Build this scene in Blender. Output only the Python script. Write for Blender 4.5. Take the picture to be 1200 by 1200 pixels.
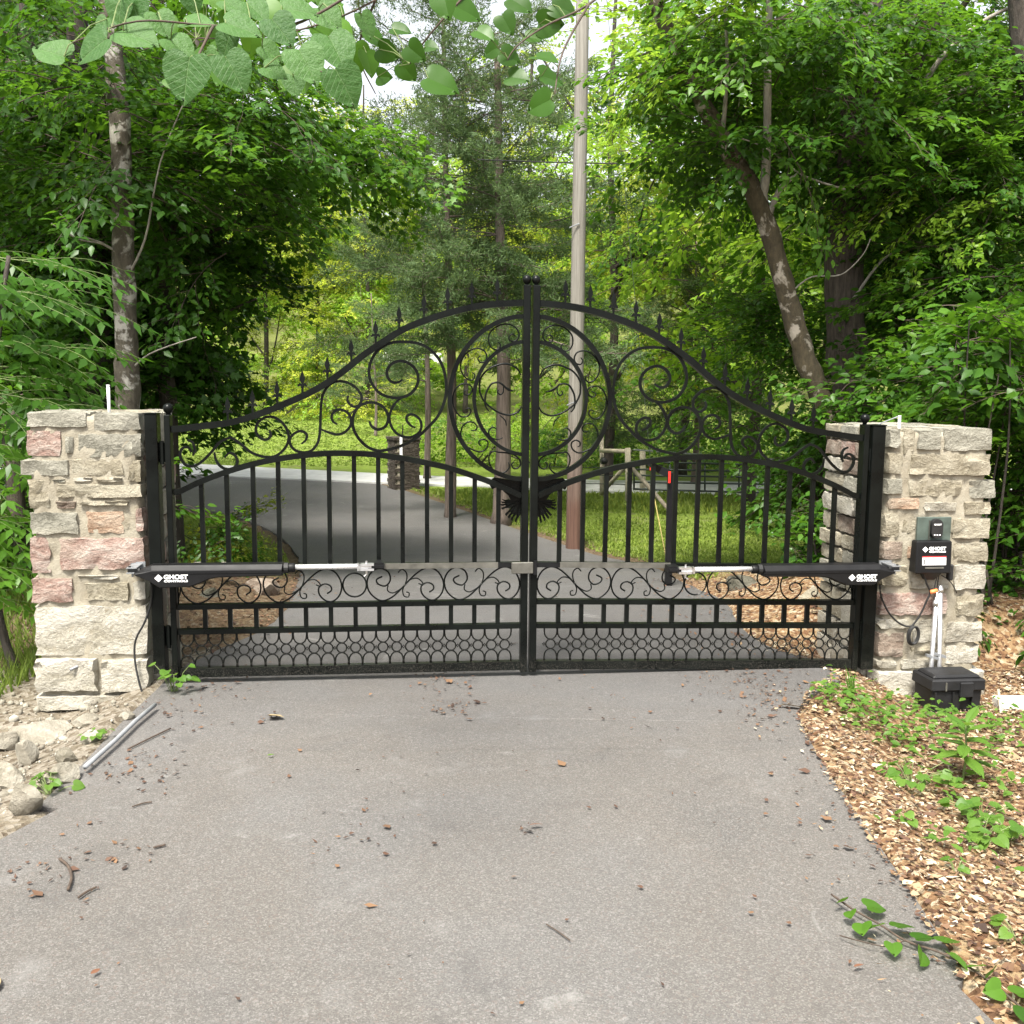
import bpy, bmesh, math, random
import numpy as np
from mathutils import Vector, Matrix, Euler
random.seed(7); RNG = np.random.default_rng(7)
for o in list(bpy.data.objects): bpy.data.objects.remove(o)
SC = bpy.context.scene
COL = SC.collection
R = math.radians

# ------------------------------------------------------------------ camera
PITCH, ROLL, FPX = 7.35, 0.5, 1200.0
CAM = np.array([0.0, 0.0, 1.6])
_p = R(PITCH)
_r = np.array([1.0, 0, 0]); _f = np.array([0, math.cos(_p), -math.sin(_p)]); _u = np.cross(_r, _f)
_c, _s = math.cos(R(ROLL)), math.sin(R(ROLL))
CR, CU, CF = _c*_r + _s*_u, -_s*_r + _c*_u, _f
cd = bpy.data.cameras.new('camera'); cam = bpy.data.objects.new('camera', cd); COL.objects.link(cam)
cam.matrix_world = Matrix(((CR[0], CU[0], -CF[0], CAM[0]), (CR[1], CU[1], -CF[1], CAM[1]), (CR[2], CU[2], -CF[2], CAM[2]), (0, 0, 0, 1)))
cd.sensor_width = 36; cd.lens = 36; cd.clip_start = 0.05; cd.clip_end = 1000
SC.camera = cam
SC.render.resolution_x = 1024; SC.render.resolution_y = 1024
# ------------------------------------------------------------------ world, sun, exposure
SUN_EL, SUN_AZ = 60, 200          # azimuth from +Y towards +X: high behind the camera, a little to the left
wd = bpy.data.worlds.new('World'); SC.world = wd; wd.use_nodes = True
nt = wd.node_tree; nt.nodes.clear()
wo = nt.nodes.new('ShaderNodeOutputWorld'); bg = nt.nodes.new('ShaderNodeBackground'); sky = nt.nodes.new('ShaderNodeTexSky')
sky.sky_type = 'NISHITA'; sky.sun_disc = False; sky.sun_elevation = R(SUN_EL); sky.sun_rotation = R(SUN_AZ)
sky.air_density = 1.0; sky.dust_density = 4.0; sky.ozone_density = 1.0
hs = nt.nodes.new('ShaderNodeHueSaturation'); hs.inputs['Saturation'].default_value = 0.22
nt.links.new(sky.outputs[0], hs.inputs['Color']); nt.links.new(hs.outputs[0], bg.inputs[0]); nt.links.new(bg.outputs[0], wo.inputs[0])
bg.inputs[1].default_value = 0.15
sd = bpy.data.lights.new('sun', 'SUN'); sd.energy = 3.7; sd.angle = R(13); sd.color = (1.0, 0.95, 0.85)
so = bpy.data.objects.new('sun', sd); COL.objects.link(so)
_az, _el = R(SUN_AZ), R(SUN_EL)
sdir = Vector((math.sin(_az)*math.cos(_el), math.cos(_az)*math.cos(_el), math.sin(_el)))
so.rotation_euler = sdir.to_track_quat('Z', 'Y').to_euler(); so.location = (0, 0, 30)
SC.view_settings.view_transform = 'Standard'; SC.view_settings.look = 'None'
SC.view_settings.exposure = 1.33; SC.view_settings.gamma = 1; SC.view_settings.use_curve_mapping = False
try:
    SC.cycles.max_bounces = 8; SC.cycles.diffuse_bounces = 6; SC.cycles.transmission_bounces = 4; SC.cycles.sample_clamp_indirect = 8
except Exception: pass

# ------------------------------------------------------------------ projection helpers
def ray(px, py): return CF + (px-600)/FPX*CR - (py-600)/FPX*CU
def at(px, py, y):                       # the point seen at px,py that lies y metres in front
    d = ray(px, py); return CAM + d*((y-CAM[1])/d[1])
def sstep(a, b, x):
    t = np.clip((x-a)/(b-a), 0, 1); return t*t*(3-2*t)
def H0(y): return -0.5*sstep(6.5, 12.5, y)
def gp(px, py):                          # point on the road level seen at px,py
    d = ray(px, py); z = 0.0
    for _ in range(40):
        t = (z-CAM[2])/d[2]; P = CAM+d*t; z = 0.5*z+0.5*float(H0(P[1]))
    return P
PSI = R(6.5); GO = CAM + ray(619, 787)*(5.45/ray(619, 787)[1])
GD = np.array([math.cos(PSI), math.sin(PSI), 0]); GN = np.array([-math.sin(PSI), math.cos(PSI), 0]); GZ = np.array([0, 0, 1.0])
OFF, TILT = -0.010, 0.019
def T(px, py, w=0.0):                    # trace on the gate's plane, w metres nearer than it -> (u, v)
    d = ray(px, py); o = GO - w*GN; t = ((o-CAM)@GN)/(d@GN); P = CAM+t*d
    return float((P-GO)@GD), float(P[2]-GO[2])
def W0(u, v, w=0.0): return GO + u*GD + v*GZ - w*GN
def WL(u, v, w=0.0): return W0(u, v, w)
def WR(u, v, w=0.0):
    uu = -u+OFF; return W0(uu, v-TILT*uu, w)

# ------------------------------------------------------------------ mesh helpers
class MB:
    def __init__(s): s.v = []; s.f = []; s.m = []; s.cm = 0
    def add(s, vs, fs, flip=False):
        b = len(s.v); s.v += [tuple(map(float, x)) for x in vs]
        for f in fs:
            f = [b+i for i in f]
            s.f.append(f[::-1] if flip else f); s.m.append(s.cm)
    def box(s, lo, hi, M=None):
        vs = [(x, y, z) for z in (lo[2], hi[2]) for y in (lo[1], hi[1]) for x in (lo[0], hi[0])]
        if M: vs = [M(*p) for p in vs]
        s.add(vs, [(0, 2, 3, 1), (4, 5, 7, 6), (0, 1, 5, 4), (2, 6, 7, 3), (0, 4, 6, 2), (1, 3, 7, 5)])
    def tube(s, pts, rad, n=8, closed=False, cap=True, sq=None):
        P = [Vector(p) for p in pts]; N = len(P)
        rr = rad if hasattr(rad, '__len__') else [rad]*N
        t0 = (P[1]-P[0]).normalized(); up = Vector((0, 0, 1)) if abs(t0.z) < .9 else Vector((0, 1, 0))
        if sq is not None: up = Vector(sq)
        rings = []
        for i in range(N):
            if closed: t = (P[(i+1) % N]-P[i-1])
            else: t = P[min(i+1, N-1)]-P[max(i-1, 0)]
            if t.length < 1e-9: t = t0.copy()
            t.normalize()
            a = up-t*up.dot(t)
            if a.length < 1e-5: a = t.orthogonal()
            a.normalize(); bb = t.cross(a)
            if sq is None: up = a
            ph = math.pi/4 if (sq is not None and n == 4) else 0
            k = math.sqrt(2) if n == 4 and sq is not None else 1
            rings.append([P[i]+(a*math.cos(2*math.pi*j/n+ph)+bb*math.sin(2*math.pi*j/n+ph))*rr[i]*k for j in range(n)])
        vs = [p for r_ in rings for p in r_]; fs = []
        for i in range(N if closed else N-1):
            for j in range(n):
                a, b_ = i*n+j, i*n+(j+1) % n; c, d = ((i+1) % N)*n+(j+1) % n, ((i+1) % N)*n+j
                fs.append((a, b_, c, d))
        if cap and not closed: fs += [tuple(range(n))[::-1], tuple(range((N-1)*n, N*n))]
        s.add(vs, fs)
    def prism(s, poly, w0, w1, M, inset=0):       # poly in (u,v), extruded along w, mapped by M(u,v,w)
        n = len(poly); cx = sum(p[0] for p in poly)/n; cy = sum(p[1] for p in poly)/n
        def ins(p, k): return (p[0]+(cx-p[0])*k, p[1]+(cy-p[1])*k)
        L = [[M(p[0], p[1], w0) for p in poly], [M(p[0], p[1], w1) for p in poly]]
        if inset: L = [L[0], [M(p[0], p[1], w1-inset) for p in poly], [M(*ins(p, .03), w1) for p in poly]]
        vs = [p for l in L for p in l]; fs = [tuple(range(n))[::-1], tuple(range((len(L)-1)*n, len(L)*n))]
        for k in range(len(L)-1):
            for i in range(n): fs.append((k*n+i, k*n+(i+1) % n, (k+1)*n+(i+1) % n, (k+1)*n+i))
        s.add(vs, fs)
    def lathe(s, prof, c, n=12, ax=None):         # prof (r,z)
        c = np.array(c, float); vs = []; fs = []
        for r_, z in prof:
            for j in range(n): vs.append(c+np.array([r_*math.cos(2*math.pi*j/n), r_*math.sin(2*math.pi*j/n), z]))
        for i in range(len(prof)-1):
            for j in range(n): fs.append((i*n+j, i*n+(j+1) % n, (i+1)*n+(j+1) % n, (i+1)*n+j))
        fs += [tuple(range(n))[::-1], tuple(range((len(prof)-1)*n, len(prof)*n))]
        s.add(vs, fs)
    def build(s, name, mats, parent=None, org=None, smooth=False, fix=True, bevel=0):
        org = np.array(parent.location if (org is None and parent is not None and parent.parent is None) else (org if org is not None else (0, 0, 0)), float)
        if parent is not None and 'org' in parent: org = np.array(parent['org'])
        me = bpy.data.meshes.new(name)
        me.from_pydata([tuple(np.array(v)-org) for v in s.v], [], s.f)
        mats = mats if isinstance(mats, (list, tuple)) else [mats]
        for m in mats: me.materials.append(m)
        if len(mats) > 1: me.polygons.foreach_set('material_index', s.m)
        if fix:
            bm = bmesh.new(); bm.from_mesh(me); bmesh.ops.recalc_face_normals(bm, faces=bm.faces)
            if bevel: bmesh.ops.bevel(bm, geom=bm.edges[:], offset=bevel, segments=1, affect='EDGES')
            bm.to_mesh(me); bm.free()
        if smooth: me.polygons.foreach_set('use_smooth', [True]*len(me.polygons))
        o = bpy.data.objects.new(name, me); COL.objects.link(o)
        if parent is not None:
            o.parent = parent
        else: o.location = tuple(org)
        return o
ORG = {}
def part(mb, name, mat, parent, smooth=False, bevel=0):
    """child mesh whose vertices were given in world space; parents are never rotated"""
    root = parent
    while root.parent is not None: root = root.parent
    org = np.array(root.location)
    vs = mb.v; mb.v = [tuple(np.array(p)-org) for p in vs]
    o = mb.build(name, mat, None, (0, 0, 0), smooth, bevel=bevel); mb.v = vs
    o.parent = parent
    return o
def tag(o, label=None, cat=None, group=None, kind=None):
    if label: o['label'] = label
    if cat: o['category'] = cat
    if group: o['group'] = group
    if kind: o['kind'] = kind
    return o
def thing(name, loc, label, cat, group=None):
    o = bpy.data.objects.new(name, None); COL.objects.link(o); o.location = tuple(map(float, loc)); o.empty_display_size = .1
    return tag(o, label, cat, group)
def share(me, name, parent, loc=(0, 0, 0), rot=(0, 0, 0), sc=1.0):
    o = bpy.data.objects.new(name, me); COL.objects.link(o); o.parent = parent; o.location = tuple(map(float, loc))
    o.rotation_euler = rot; o.scale = (sc, sc, sc) if not hasattr(sc, '__len__') else sc
    return o
def fastmesh(name, V, Fq, mat, attr=None, smooth=False):
    """V (n,3) array, Fq (m,k) array of equal-sized faces"""
    me = bpy.data.meshes.new(name); n = len(V); m, k = Fq.shape
    me.vertices.add(n); me.vertices.foreach_set('co', np.asarray(V, np.float32).ravel())
    me.loops.add(m*k); me.loops.foreach_set('vertex_index', Fq.astype(np.int32).ravel())
    me.polygons.add(m); me.polygons.foreach_set('loop_start', np.arange(0, m*k, k, dtype=np.int32))
    for q in (mat if isinstance(mat, list) else [mat]): me.materials.append(q)
    if smooth: me.polygons.foreach_set('use_smooth', np.ones(m, bool))
    me.update(calc_edges=True)
    if attr is not None:
        for kk, a in attr.items():
            at_ = me.attributes.new(kk, 'FLOAT', 'POINT'); at_.data.foreach_set('value', np.asarray(a, np.float32))
    return me
def smooth_curve(P, k=6, closed=False):
    P = [np.array(p, float) for p in P]; out = []; n = len(P)
    for i in range(n if closed else n-1):
        g = (lambda j: P[j % n]) if closed else (lambda j: P[min(max(j, 0), n-1)])
        a, b, c, d = g(i-1), g(i), g(i+1), g(i+2)
        for t in np.linspace(0, 1, k, endpoint=False):
            out.append(0.5*((2*b)+(-a+c)*t+(2*a-5*b+4*c-d)*t*t+(-a+3*b-3*c+d)*t**3))
    if not closed: out.append(P[-1])
    return out

# ------------------------------------------------------------------ materials
def newmat(name):
    m = bpy.data.materials.new(name); m.use_nodes = True; t = m.node_tree; t.nodes.clear()
    out = t.nodes.new('ShaderNodeOutputMaterial'); b = t.nodes.new('ShaderNodeBsdfPrincipled'); t.links.new(b.outputs[0], out.inputs[0])
    return m, t, b, out
def N(t, k, **kw):
    n = t.nodes.new(k)
    for a, v in kw.items(): setattr(n, a, v)
    return n
def noise(t, vec, scale, detail=4, rough=.55, dist=0):
    n = N(t, 'ShaderNodeTexNoise'); n.inputs['Scale'].default_value = scale; n.inputs['Detail'].default_value = detail
    n.inputs['Roughness'].default_value = rough; n.inputs['Distortion'].default_value = dist
    t.links.new(vec, n.inputs['Vector']); return n.outputs['Fac']
def ramp(t, fac, stops, interp='LINEAR'):
    n = N(t, 'ShaderNodeValToRGB'); n.color_ramp.interpolation = interp
    e = n.color_ramp.elements
    while len(e) > 1: e.remove(e[-1])
    for i, (p, c) in enumerate(stops):
        q = e[0] if i == 0 else e.new(p)
        q.position = p; q.color = (*c, 1) if len(c) == 3 else c
    t.links.new(fac, n.inputs[0]); return n.outputs[0]
def mix(t, fac, a, b, mode='MIX'):
    n = N(t, 'ShaderNodeMix', data_type='RGBA', blend_type=mode)
    for s, v in ((n.inputs[0], fac), (n.inputs[6], a), (n.inputs[7], b)):
        if hasattr(v, 'links') or hasattr(v, 'is_linked'): t.links.new(v, s)
        elif isinstance(v, (int, float)): s.default_value = v
        else: s.default_value = (*v, 1)
    return n.outputs[2]
def mathn(t, op, a, b=0.0, clamp=False):
    n = N(t, 'ShaderNodeMath', operation=op, use_clamp=clamp)
    for s, v in ((n.inputs[0], a), (n.inputs[1], b)):
        if isinstance(v, (int, float)): s.default_value = v
        else: t.links.new(v, s)
    return n.outputs[0]
def bump(t, b, h, strength=.5, dist=.01):
    n = N(t, 'ShaderNodeBump'); n.inputs['Strength'].default_value = strength; n.inputs['Distance'].default_value = dist
    t.links.new(h, n.inputs['Height']); t.links.new(n.outputs[0], b.inputs['Normal']); return n
def objc(t): return N(t, 'ShaderNodeTexCoord').outputs['Object']
def objrand(t): return N(t, 'ShaderNodeObjectInfo').outputs['Random']
def simple(name, c, rough=.5, metal=0.0, var=.25, scale=30, bstr=0.15, coat=0, spec=.5):
    m, t, b, o = newmat(name); v = objc(t); n = noise(t, v, scale, 5, .6)
    c = np.array(c); t.links.new(ramp(t, n, [(.3, tuple(c*(1-var))), (.7, tuple(np.minimum(c*(1+var), 1)))]), b.inputs['Base Color'])
    b.inputs['Roughness'].default_value = rough; b.inputs['Metallic'].default_value = metal
    b.inputs['Specular IOR Level'].default_value = spec
    n2 = noise(t, v, scale*4, 3); bump(t, b, n2, bstr, .002)
    t.links.new(ramp(t, n, [(.3, (rough*.8,)*3), (.75, (min(rough*1.25, 1),)*3)]), b.inputs['Roughness'])
    return m
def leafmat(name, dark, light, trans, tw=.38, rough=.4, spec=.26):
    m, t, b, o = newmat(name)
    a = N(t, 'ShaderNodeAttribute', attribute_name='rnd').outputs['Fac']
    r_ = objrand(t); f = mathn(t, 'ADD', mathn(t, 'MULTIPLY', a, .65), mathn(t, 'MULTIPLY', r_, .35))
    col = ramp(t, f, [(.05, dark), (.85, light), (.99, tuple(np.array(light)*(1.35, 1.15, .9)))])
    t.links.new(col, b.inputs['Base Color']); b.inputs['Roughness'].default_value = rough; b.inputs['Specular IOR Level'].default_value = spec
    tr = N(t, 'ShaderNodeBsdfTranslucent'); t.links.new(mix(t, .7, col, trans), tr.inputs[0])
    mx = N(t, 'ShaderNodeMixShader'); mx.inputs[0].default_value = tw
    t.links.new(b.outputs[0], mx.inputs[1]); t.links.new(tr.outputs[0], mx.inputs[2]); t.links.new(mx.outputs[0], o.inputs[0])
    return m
def barkmat(name, c1, c2, patch=None, scale=9, zs=.25, psc=3.2, plo=.5):
    m, t, b, o = newmat(name); v = objc(t)
    mp = N(t, 'ShaderNodeMapping'); mp.inputs['Scale'].default_value = (1, 1, zs); t.links.new(v, mp.inputs[0])
    n = noise(t, mp.outputs[0], scale*3, 6, .65, .3)
    col = ramp(t, n, [(.3, c1), (.7, c2)])
    if patch is not None:
        pn = noise(t, v, psc, 5, .62, .4); col = mix(t, ramp(t, pn, [(plo, (0, 0, 0)), (plo+.07, (1, 1, 1))]), col, mix(t, .5, ramp(t, n, [(.3, tuple(np.array(patch)*.7)), (.7, patch)]), patch))
    t.links.new(col, b.inputs['Base Color']); b.inputs['Roughness'].default_value = .9; bump(t, b, n, .9, .02)
    return m
M = {}
# black painted steel of the gate
def steel():
    m, t, b, o = newmat('black_steel'); v = objc(t)
    n = noise(t, v, 6, 5); n2 = noise(t, v, 160, 3)
    base = ramp(t, n, [(.35, (.003, .0036, .0033)), (.7, (.006, .0075, .0065))])
    sep = N(t, 'ShaderNodeSeparateXYZ'); t.links.new(v, sep.inputs[0])
    low = mathn(t, 'SUBTRACT', 1.0, mathn(t, 'DIVIDE', sep.outputs[2], .10), True)
    sp = mathn(t, 'MULTIPLY', low, ramp(t, n2, [(.52, (0, 0, 0)), (.6, (1, 1, 1))]))
    col = mix(t, mathn(t, 'MULTIPLY', sp, .35), base, (.09, .082, .07))
    t.links.new(col, b.inputs['Base Color'])
    t.links.new(ramp(t, n, [(.3, (.22,)*3), (.75, (.42,)*3)]), b.inputs['Roughness']); bump(t, b, noise(t, v, 45, 3), .12, .003); b.inputs['Specular IOR Level'].default_value = .14
    return m
M['steel'] = steel()
M['black_plastic'] = simple('black_plastic', (.007, .007, .0075), .45, var=.2, scale=12, bstr=.1, spec=.22)
M['battery_plastic'] = simple('battery_plastic', (.012, .012, .013), .6, var=.4, scale=9, bstr=.25, spec=.3)
M['zinc'] = simple('zinc_steel', (.62, .62, .63), .32, .85, .15, 20, .1)
M['rod'] = simple('polished_rod', (.8, .8, .8), .28, .6, .05, 20, .03)
M['greybar'] = simple('aluminium_channel', (.11, .105, .09), .45, .3, .3, 14, .2)
M['white_print'] = simple('white_print', (.8, .8, .8), .5, 0, .02, 20, 0)
M['red_print'] = simple('red_print', (.55, .04, .04), .5, 0, .05, 20, 0)
M['red_reflector'] = simple('red_reflector', (.75, .03, .02), .35, 0, .1, 20, 0)
M['orange'] = simple('orange_plastic', (.8, .22, .07), .5, 0, .1, 20, 0)
M['green_plate'] = simple('green_grey_plate', (.075, .10, .085), .5, .2, .3, 16, .15)
M['conduit'] = simple('grey_conduit', (.24, .25, .26), .5, 0, .15, 14, .1)
M['rubber'] = simple('black_rubber', (.01, .01, .01), .6, 0, .2, 30, .1)
M['wood_pale'] = simple('weathered_timber', (.42, .37, .28), .85, 0, .3, 12, .5)
M['wood_grey'] = simple('grey_timber', (.2, .17, .13), .9, 0, .35, 12, .5)
M['galv'] = simple('galvanised_pipe', (.25, .26, .27), .5, .5, .2, 15, .1)
M['dark_pipe'] = simple('dark_pipe', (.04, .05, .045), .5, .3, .2, 15, .1)
M['yellow'] = simple('yellow_plastic', (.34, .28, .09), .6, 0, .15, 15, .1)
M['car_white'] = simple('white_car_paint', (.75, .75, .75), .25, 0, .03, 10, 0)
M['glass_dark'] = simple('dark_glass', (.02, .025, .03), .1, 0, .1, 10, 0)
M['twig'] = simple('twig_bark', (.06, .042, .03), .9, 0, .4, 40, .5)
M['stem'] = simple('green_stem', (.12, .16, .05), .7, 0, .3, 40, .2)
M['paleblock'] = simple('pale_concrete', (.55, .53, .5), .9, 0, .15, 25, .4)
def stone(name, c1, c2, c3, sc=7):
    c1, c2, c3 = [tuple(np.array(c)*.72) for c in (c1, c2, c3)]
    m, t, b, o = newmat(name); v = objc(t); r_ = objrand(t)
    cv = N(t, 'ShaderNodeCombineXYZ'); 
    for i in range(3): t.links.new(mathn(t, 'MULTIPLY', r_, 37.0*(i+1)), cv.inputs[i])
    ad = N(t, 'ShaderNodeVectorMath', operation='ADD'); t.links.new(v, ad.inputs[0]); t.links.new(cv.outputs[0], ad.inputs[1]); v = ad.outputs[0]
    mp = N(t, 'ShaderNodeMapping'); mp.inputs['Scale'].default_value = (.7, .7, 1.6); t.links.new(v, mp.inputs[0])
    n = noise(t, mp.outputs[0], sc, 7, .62, .6); n2 = noise(t, v, 48, 6, .7, .4); n3 = noise(t, mp.outputs[0], 3.5, 3, .5)
    col = ramp(t, n, [(.36, c1), (.5, c2), (.64, c3)])
    col = mix(t, mathn(t, 'MULTIPLY', ramp(t, n2, [(.5, (0, 0, 0)), (.7, (1, 1, 1))]), .55), col, tuple(np.minimum(np.array(c3)*1.25, .8)))
    col = mix(t, mathn(t, 'MULTIPLY', ramp(t, n2, [(.28, (1, 1, 1)), (.40, (0, 0, 0))]), .45), col, tuple(np.array(c1)*.45))
    col = mix(t, mathn(t, 'MULTIPLY', ramp(t, n3, [(.55, (0, 0, 0)), (.68, (1, 1, 1))]), .35), col, (.34, .315, .25))
    t.links.new(col, b.inputs['Base Color']); b.inputs['Roughness'].default_value = .92; b.inputs['Specular IOR Level'].default_value = .2
    h = mathn(t, 'ADD', mathn(t, 'MULTIPLY', n, .7), mathn(t, 'MULTIPLY', n2, .45)); bump(t, b, h, 1.0, .035)
    return m
M['s_grey'] = stone('grey_limestone', (.24, .23, .185), (.345, .33, .27), (.45, .43, .36))
M['s_tan'] = stone('tan_sandstone', (.27, .235, .165), (.38, .34, .255), (.50, .46, .36))
M['s_pink'] = stone('pink_sandstone', (.34, .215, .175), (.43, .31, .26), (.56, .47, .41), 12)
M['s_brown'] = stone('brown_sandstone', (.21, .155, .12), (.30, .235, .185), (.40, .34, .28), 10)
M['s_cream'] = stone('cream_limestone', (.40, .365, .285), (.53, .495, .415), (.64, .605, .53), 5)
M['s_orange'] = stone('orange_sandstone', (.36, .23, .15), (.46, .33, .235), (.55, .44, .34), 9)
M['s_white'] = stone('pale_rubble_stone', (.33, .30, .24), (.45, .42, .345), (.56, .53, .46), 6)
M['s_rub'] = stone('dusty_rubble_stone', (.20, .18, .135), (.32, .29, .23), (.44, .41, .34), 5)
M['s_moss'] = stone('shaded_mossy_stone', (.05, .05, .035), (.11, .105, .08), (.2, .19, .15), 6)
def mortar():
    m, t, b, o = newmat('mortar'); v = objc(t); n = noise(t, v, 9, 6, .6); n2 = noise(t, v, 110, 4, .7)
    col = ramp(t, n, [(.3, (.23, .20, .145)), (.55, (.32, .29, .225)), (.75, (.39, .36, .29))])
    col = mix(t, mathn(t, 'MULTIPLY', n2, .25), col, (.17, .15, .115)); t.links.new(col, b.inputs['Base Color'])
    b.inputs['Roughness'].default_value = .95; bump(t, b, mathn(t, 'ADD', n, mathn(t, 'MULTIPLY', n2, .4)), .8, .015); return m
M['mortar'] = mortar()
def asphalt():
    m, t, b, o = newmat('old_asphalt'); v = objc(t)
    big = noise(t, v, .55, 5, .6, .3); mid = noise(t, v, 3.3, 5, .6); 
    vo = N(t, 'ShaderNodeTexVoronoi'); vo.inputs['Scale'].default_value = 240; t.links.new(v, vo.inputs['Vector'])
    vs = N(t, 'ShaderNodeTexVoronoi'); vs.inputs['Scale'].default_value = 135; t.links.new(v, vs.inputs['Vector'])
    fine = noise(t, v, 260, 3, .7)
    sepc = N(t, 'ShaderNodeSeparateColor'); t.links.new(vo.outputs['Color'], sepc.inputs[0])
    seps = N(t, 'ShaderNodeSeparateColor'); t.links.new(vs.outputs['Color'], seps.inputs[0])
    col = ramp(t, sepc.outputs[0], [(.0, (.055, .052, .048)), (.3, (.118, .11, .101)), (.62, (.178, .166, .152)), (.86, (.255, .24, .22)), (1, (.43, .41, .38))])
    col = mix(t, mathn(t, 'MULTIPLY', ramp(t, seps.outputs[1], [(.9, (0, 0, 0)), (.97, (1, 1, 1))]), .55), col, (.42, .39, .37))
    col = mix(t, mathn(t, 'MULTIPLY', ramp(t, seps.outputs[0], [(.9, (0, 0, 0)), (.96, (1, 1, 1))]), .6), col, (.22, .15, .125))
    col = mix(t, .66, col, ramp(t, big, [(.3, (.10, .098, .097)), (.45, (.15, .136, .122)), (.58, (.158, .15, .143)), (.72, (.215, .195, .175))]))
    col = mix(t, mathn(t, 'MULTIPLY', ramp(t, mid, [(.6, (0, 0, 0)), (.8, (1, 1, 1))]), .55), col, (.28, .27, .26))
    col = mix(t, mathn(t, 'MULTIPLY', ramp(t, mid, [(.25, (1, 1, 1)), (.42, (0, 0, 0))]), .35), col, (.075, .07, .068))
    # shade beyond the gate line, painted into the asphalt as a darker, bluer tone
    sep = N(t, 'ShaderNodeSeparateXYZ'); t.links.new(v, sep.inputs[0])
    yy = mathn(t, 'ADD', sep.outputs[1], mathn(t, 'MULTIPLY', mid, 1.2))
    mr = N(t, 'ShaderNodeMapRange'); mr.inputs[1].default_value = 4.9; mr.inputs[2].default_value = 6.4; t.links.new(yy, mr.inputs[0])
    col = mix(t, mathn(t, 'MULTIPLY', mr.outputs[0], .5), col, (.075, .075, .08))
    # scuffs
    wp = noise(t, v, 1.7, 6, .75, 1.2)
    col = mix(t, mathn(t, 'MULTIPLY', ramp(t, wp, [(.62, (0, 0, 0)), (.70, (1, 1, 1))]), .5), col, (.36, .35, .33))
    col = mix(t, 1.0, col, (.795, .805, .81), 'MULTIPLY')
    t.links.new(col, b.inputs['Base Color']); b.inputs['Roughness'].default_value = .85; b.inputs['Specular IOR Level'].default_value = .3
    h = mathn(t, 'ADD', mathn(t, 'MULTIPLY', sepc.outputs[0], .6), fine); bump(t, b, h, .75, .005); return m
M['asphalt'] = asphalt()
M['paleroad'] = simple('pale_road', (.38, .38, .37), .9, 0, .2, 4, .3)
def groundmat():
    m, t, b, o = newmat('ground_soil'); v = objc(t)
    gA = N(t, 'ShaderNodeAttribute', attribute_name='grass').outputs['Fac']; lA = N(t, 'ShaderNodeAttribute', attribute_name='litter').outputs['Fac']
    rA = N(t, 'ShaderNodeAttribute', attribute_name='rubble').outputs['Fac']
    vo = N(t, 'ShaderNodeTexVoronoi'); vo.inputs['Scale'].default_value = 42; t.links.new(v, vo.inputs['Vector']); vo.inputs['Randomness'].default_value = 1
    sc = N(t, 'ShaderNodeSeparateColor'); t.links.new(vo.outputs['Color'], sc.inputs[0]); n = noise(t, v, 3, 6, .65); nf = noise(t, v, 60, 5, .7)
    soil = ramp(t, nf, [(.3, (.035, .026, .018)), (.7, (.09, .07, .045))])
    lit = ramp(t, sc.outputs[0], [(0, (.04, .02, .012)), (.25, (.12, .06, .03)), (.5, (.2, .12, .06)), (.75, (.27, .2, .11)), (1, (.4, .35, .26))])
    lit = mix(t, mathn(t, 'MULTIPLY', n, .5), lit, (.2, .12, .07))
    rub = ramp(t, sc.outputs[1], [(0, (.07, .06, .045)), (.4, (.16, .145, .11)), (1, (.28, .26, .22))]); rub = mix(t, mathn(t, 'MULTIPLY', nf, .5), rub, (.16, .11, .07))
    gra = ramp(t, nf, [(.25, (.06, .10, .015)), (.55, (.15, .21, .03)), (.8, (.24, .27, .05))]); gra = mix(t, ramp(t, n, [(.5, (0, 0, 0)), (.72, (1, 1, 1))]), gra, (.12, .11, .06))
    col = mix(t, lA, soil, lit); col = mix(t, rA, col, rub); col = mix(t, gA, col, gra)
    t.links.new(col, b.inputs['Base Color']); b.inputs['Roughness'].default_value = .95; b.inputs['Specular IOR Level'].default_value = .15
    bump(t, b, mathn(t, 'ADD', vo.outputs['Distance'], nf), .8, .012); return m
M['ground'] = groundmat()
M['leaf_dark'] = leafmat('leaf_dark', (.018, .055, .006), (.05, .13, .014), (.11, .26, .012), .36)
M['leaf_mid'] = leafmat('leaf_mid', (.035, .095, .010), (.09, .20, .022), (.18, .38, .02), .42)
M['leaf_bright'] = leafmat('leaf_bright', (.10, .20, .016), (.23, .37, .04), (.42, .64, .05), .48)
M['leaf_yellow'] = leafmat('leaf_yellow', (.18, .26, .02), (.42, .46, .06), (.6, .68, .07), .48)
M['leaf_cedar'] = leafmat('leaf_cedar', (.045, .085, .03), (.115, .175, .07), (.2, .3, .09), .38, .7)
M['leaf_redbud'] = leafmat('leaf_redbud', (.07, .145, .05), (.11, .19, .08), (.16, .30, .06), .25, .5)
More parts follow.
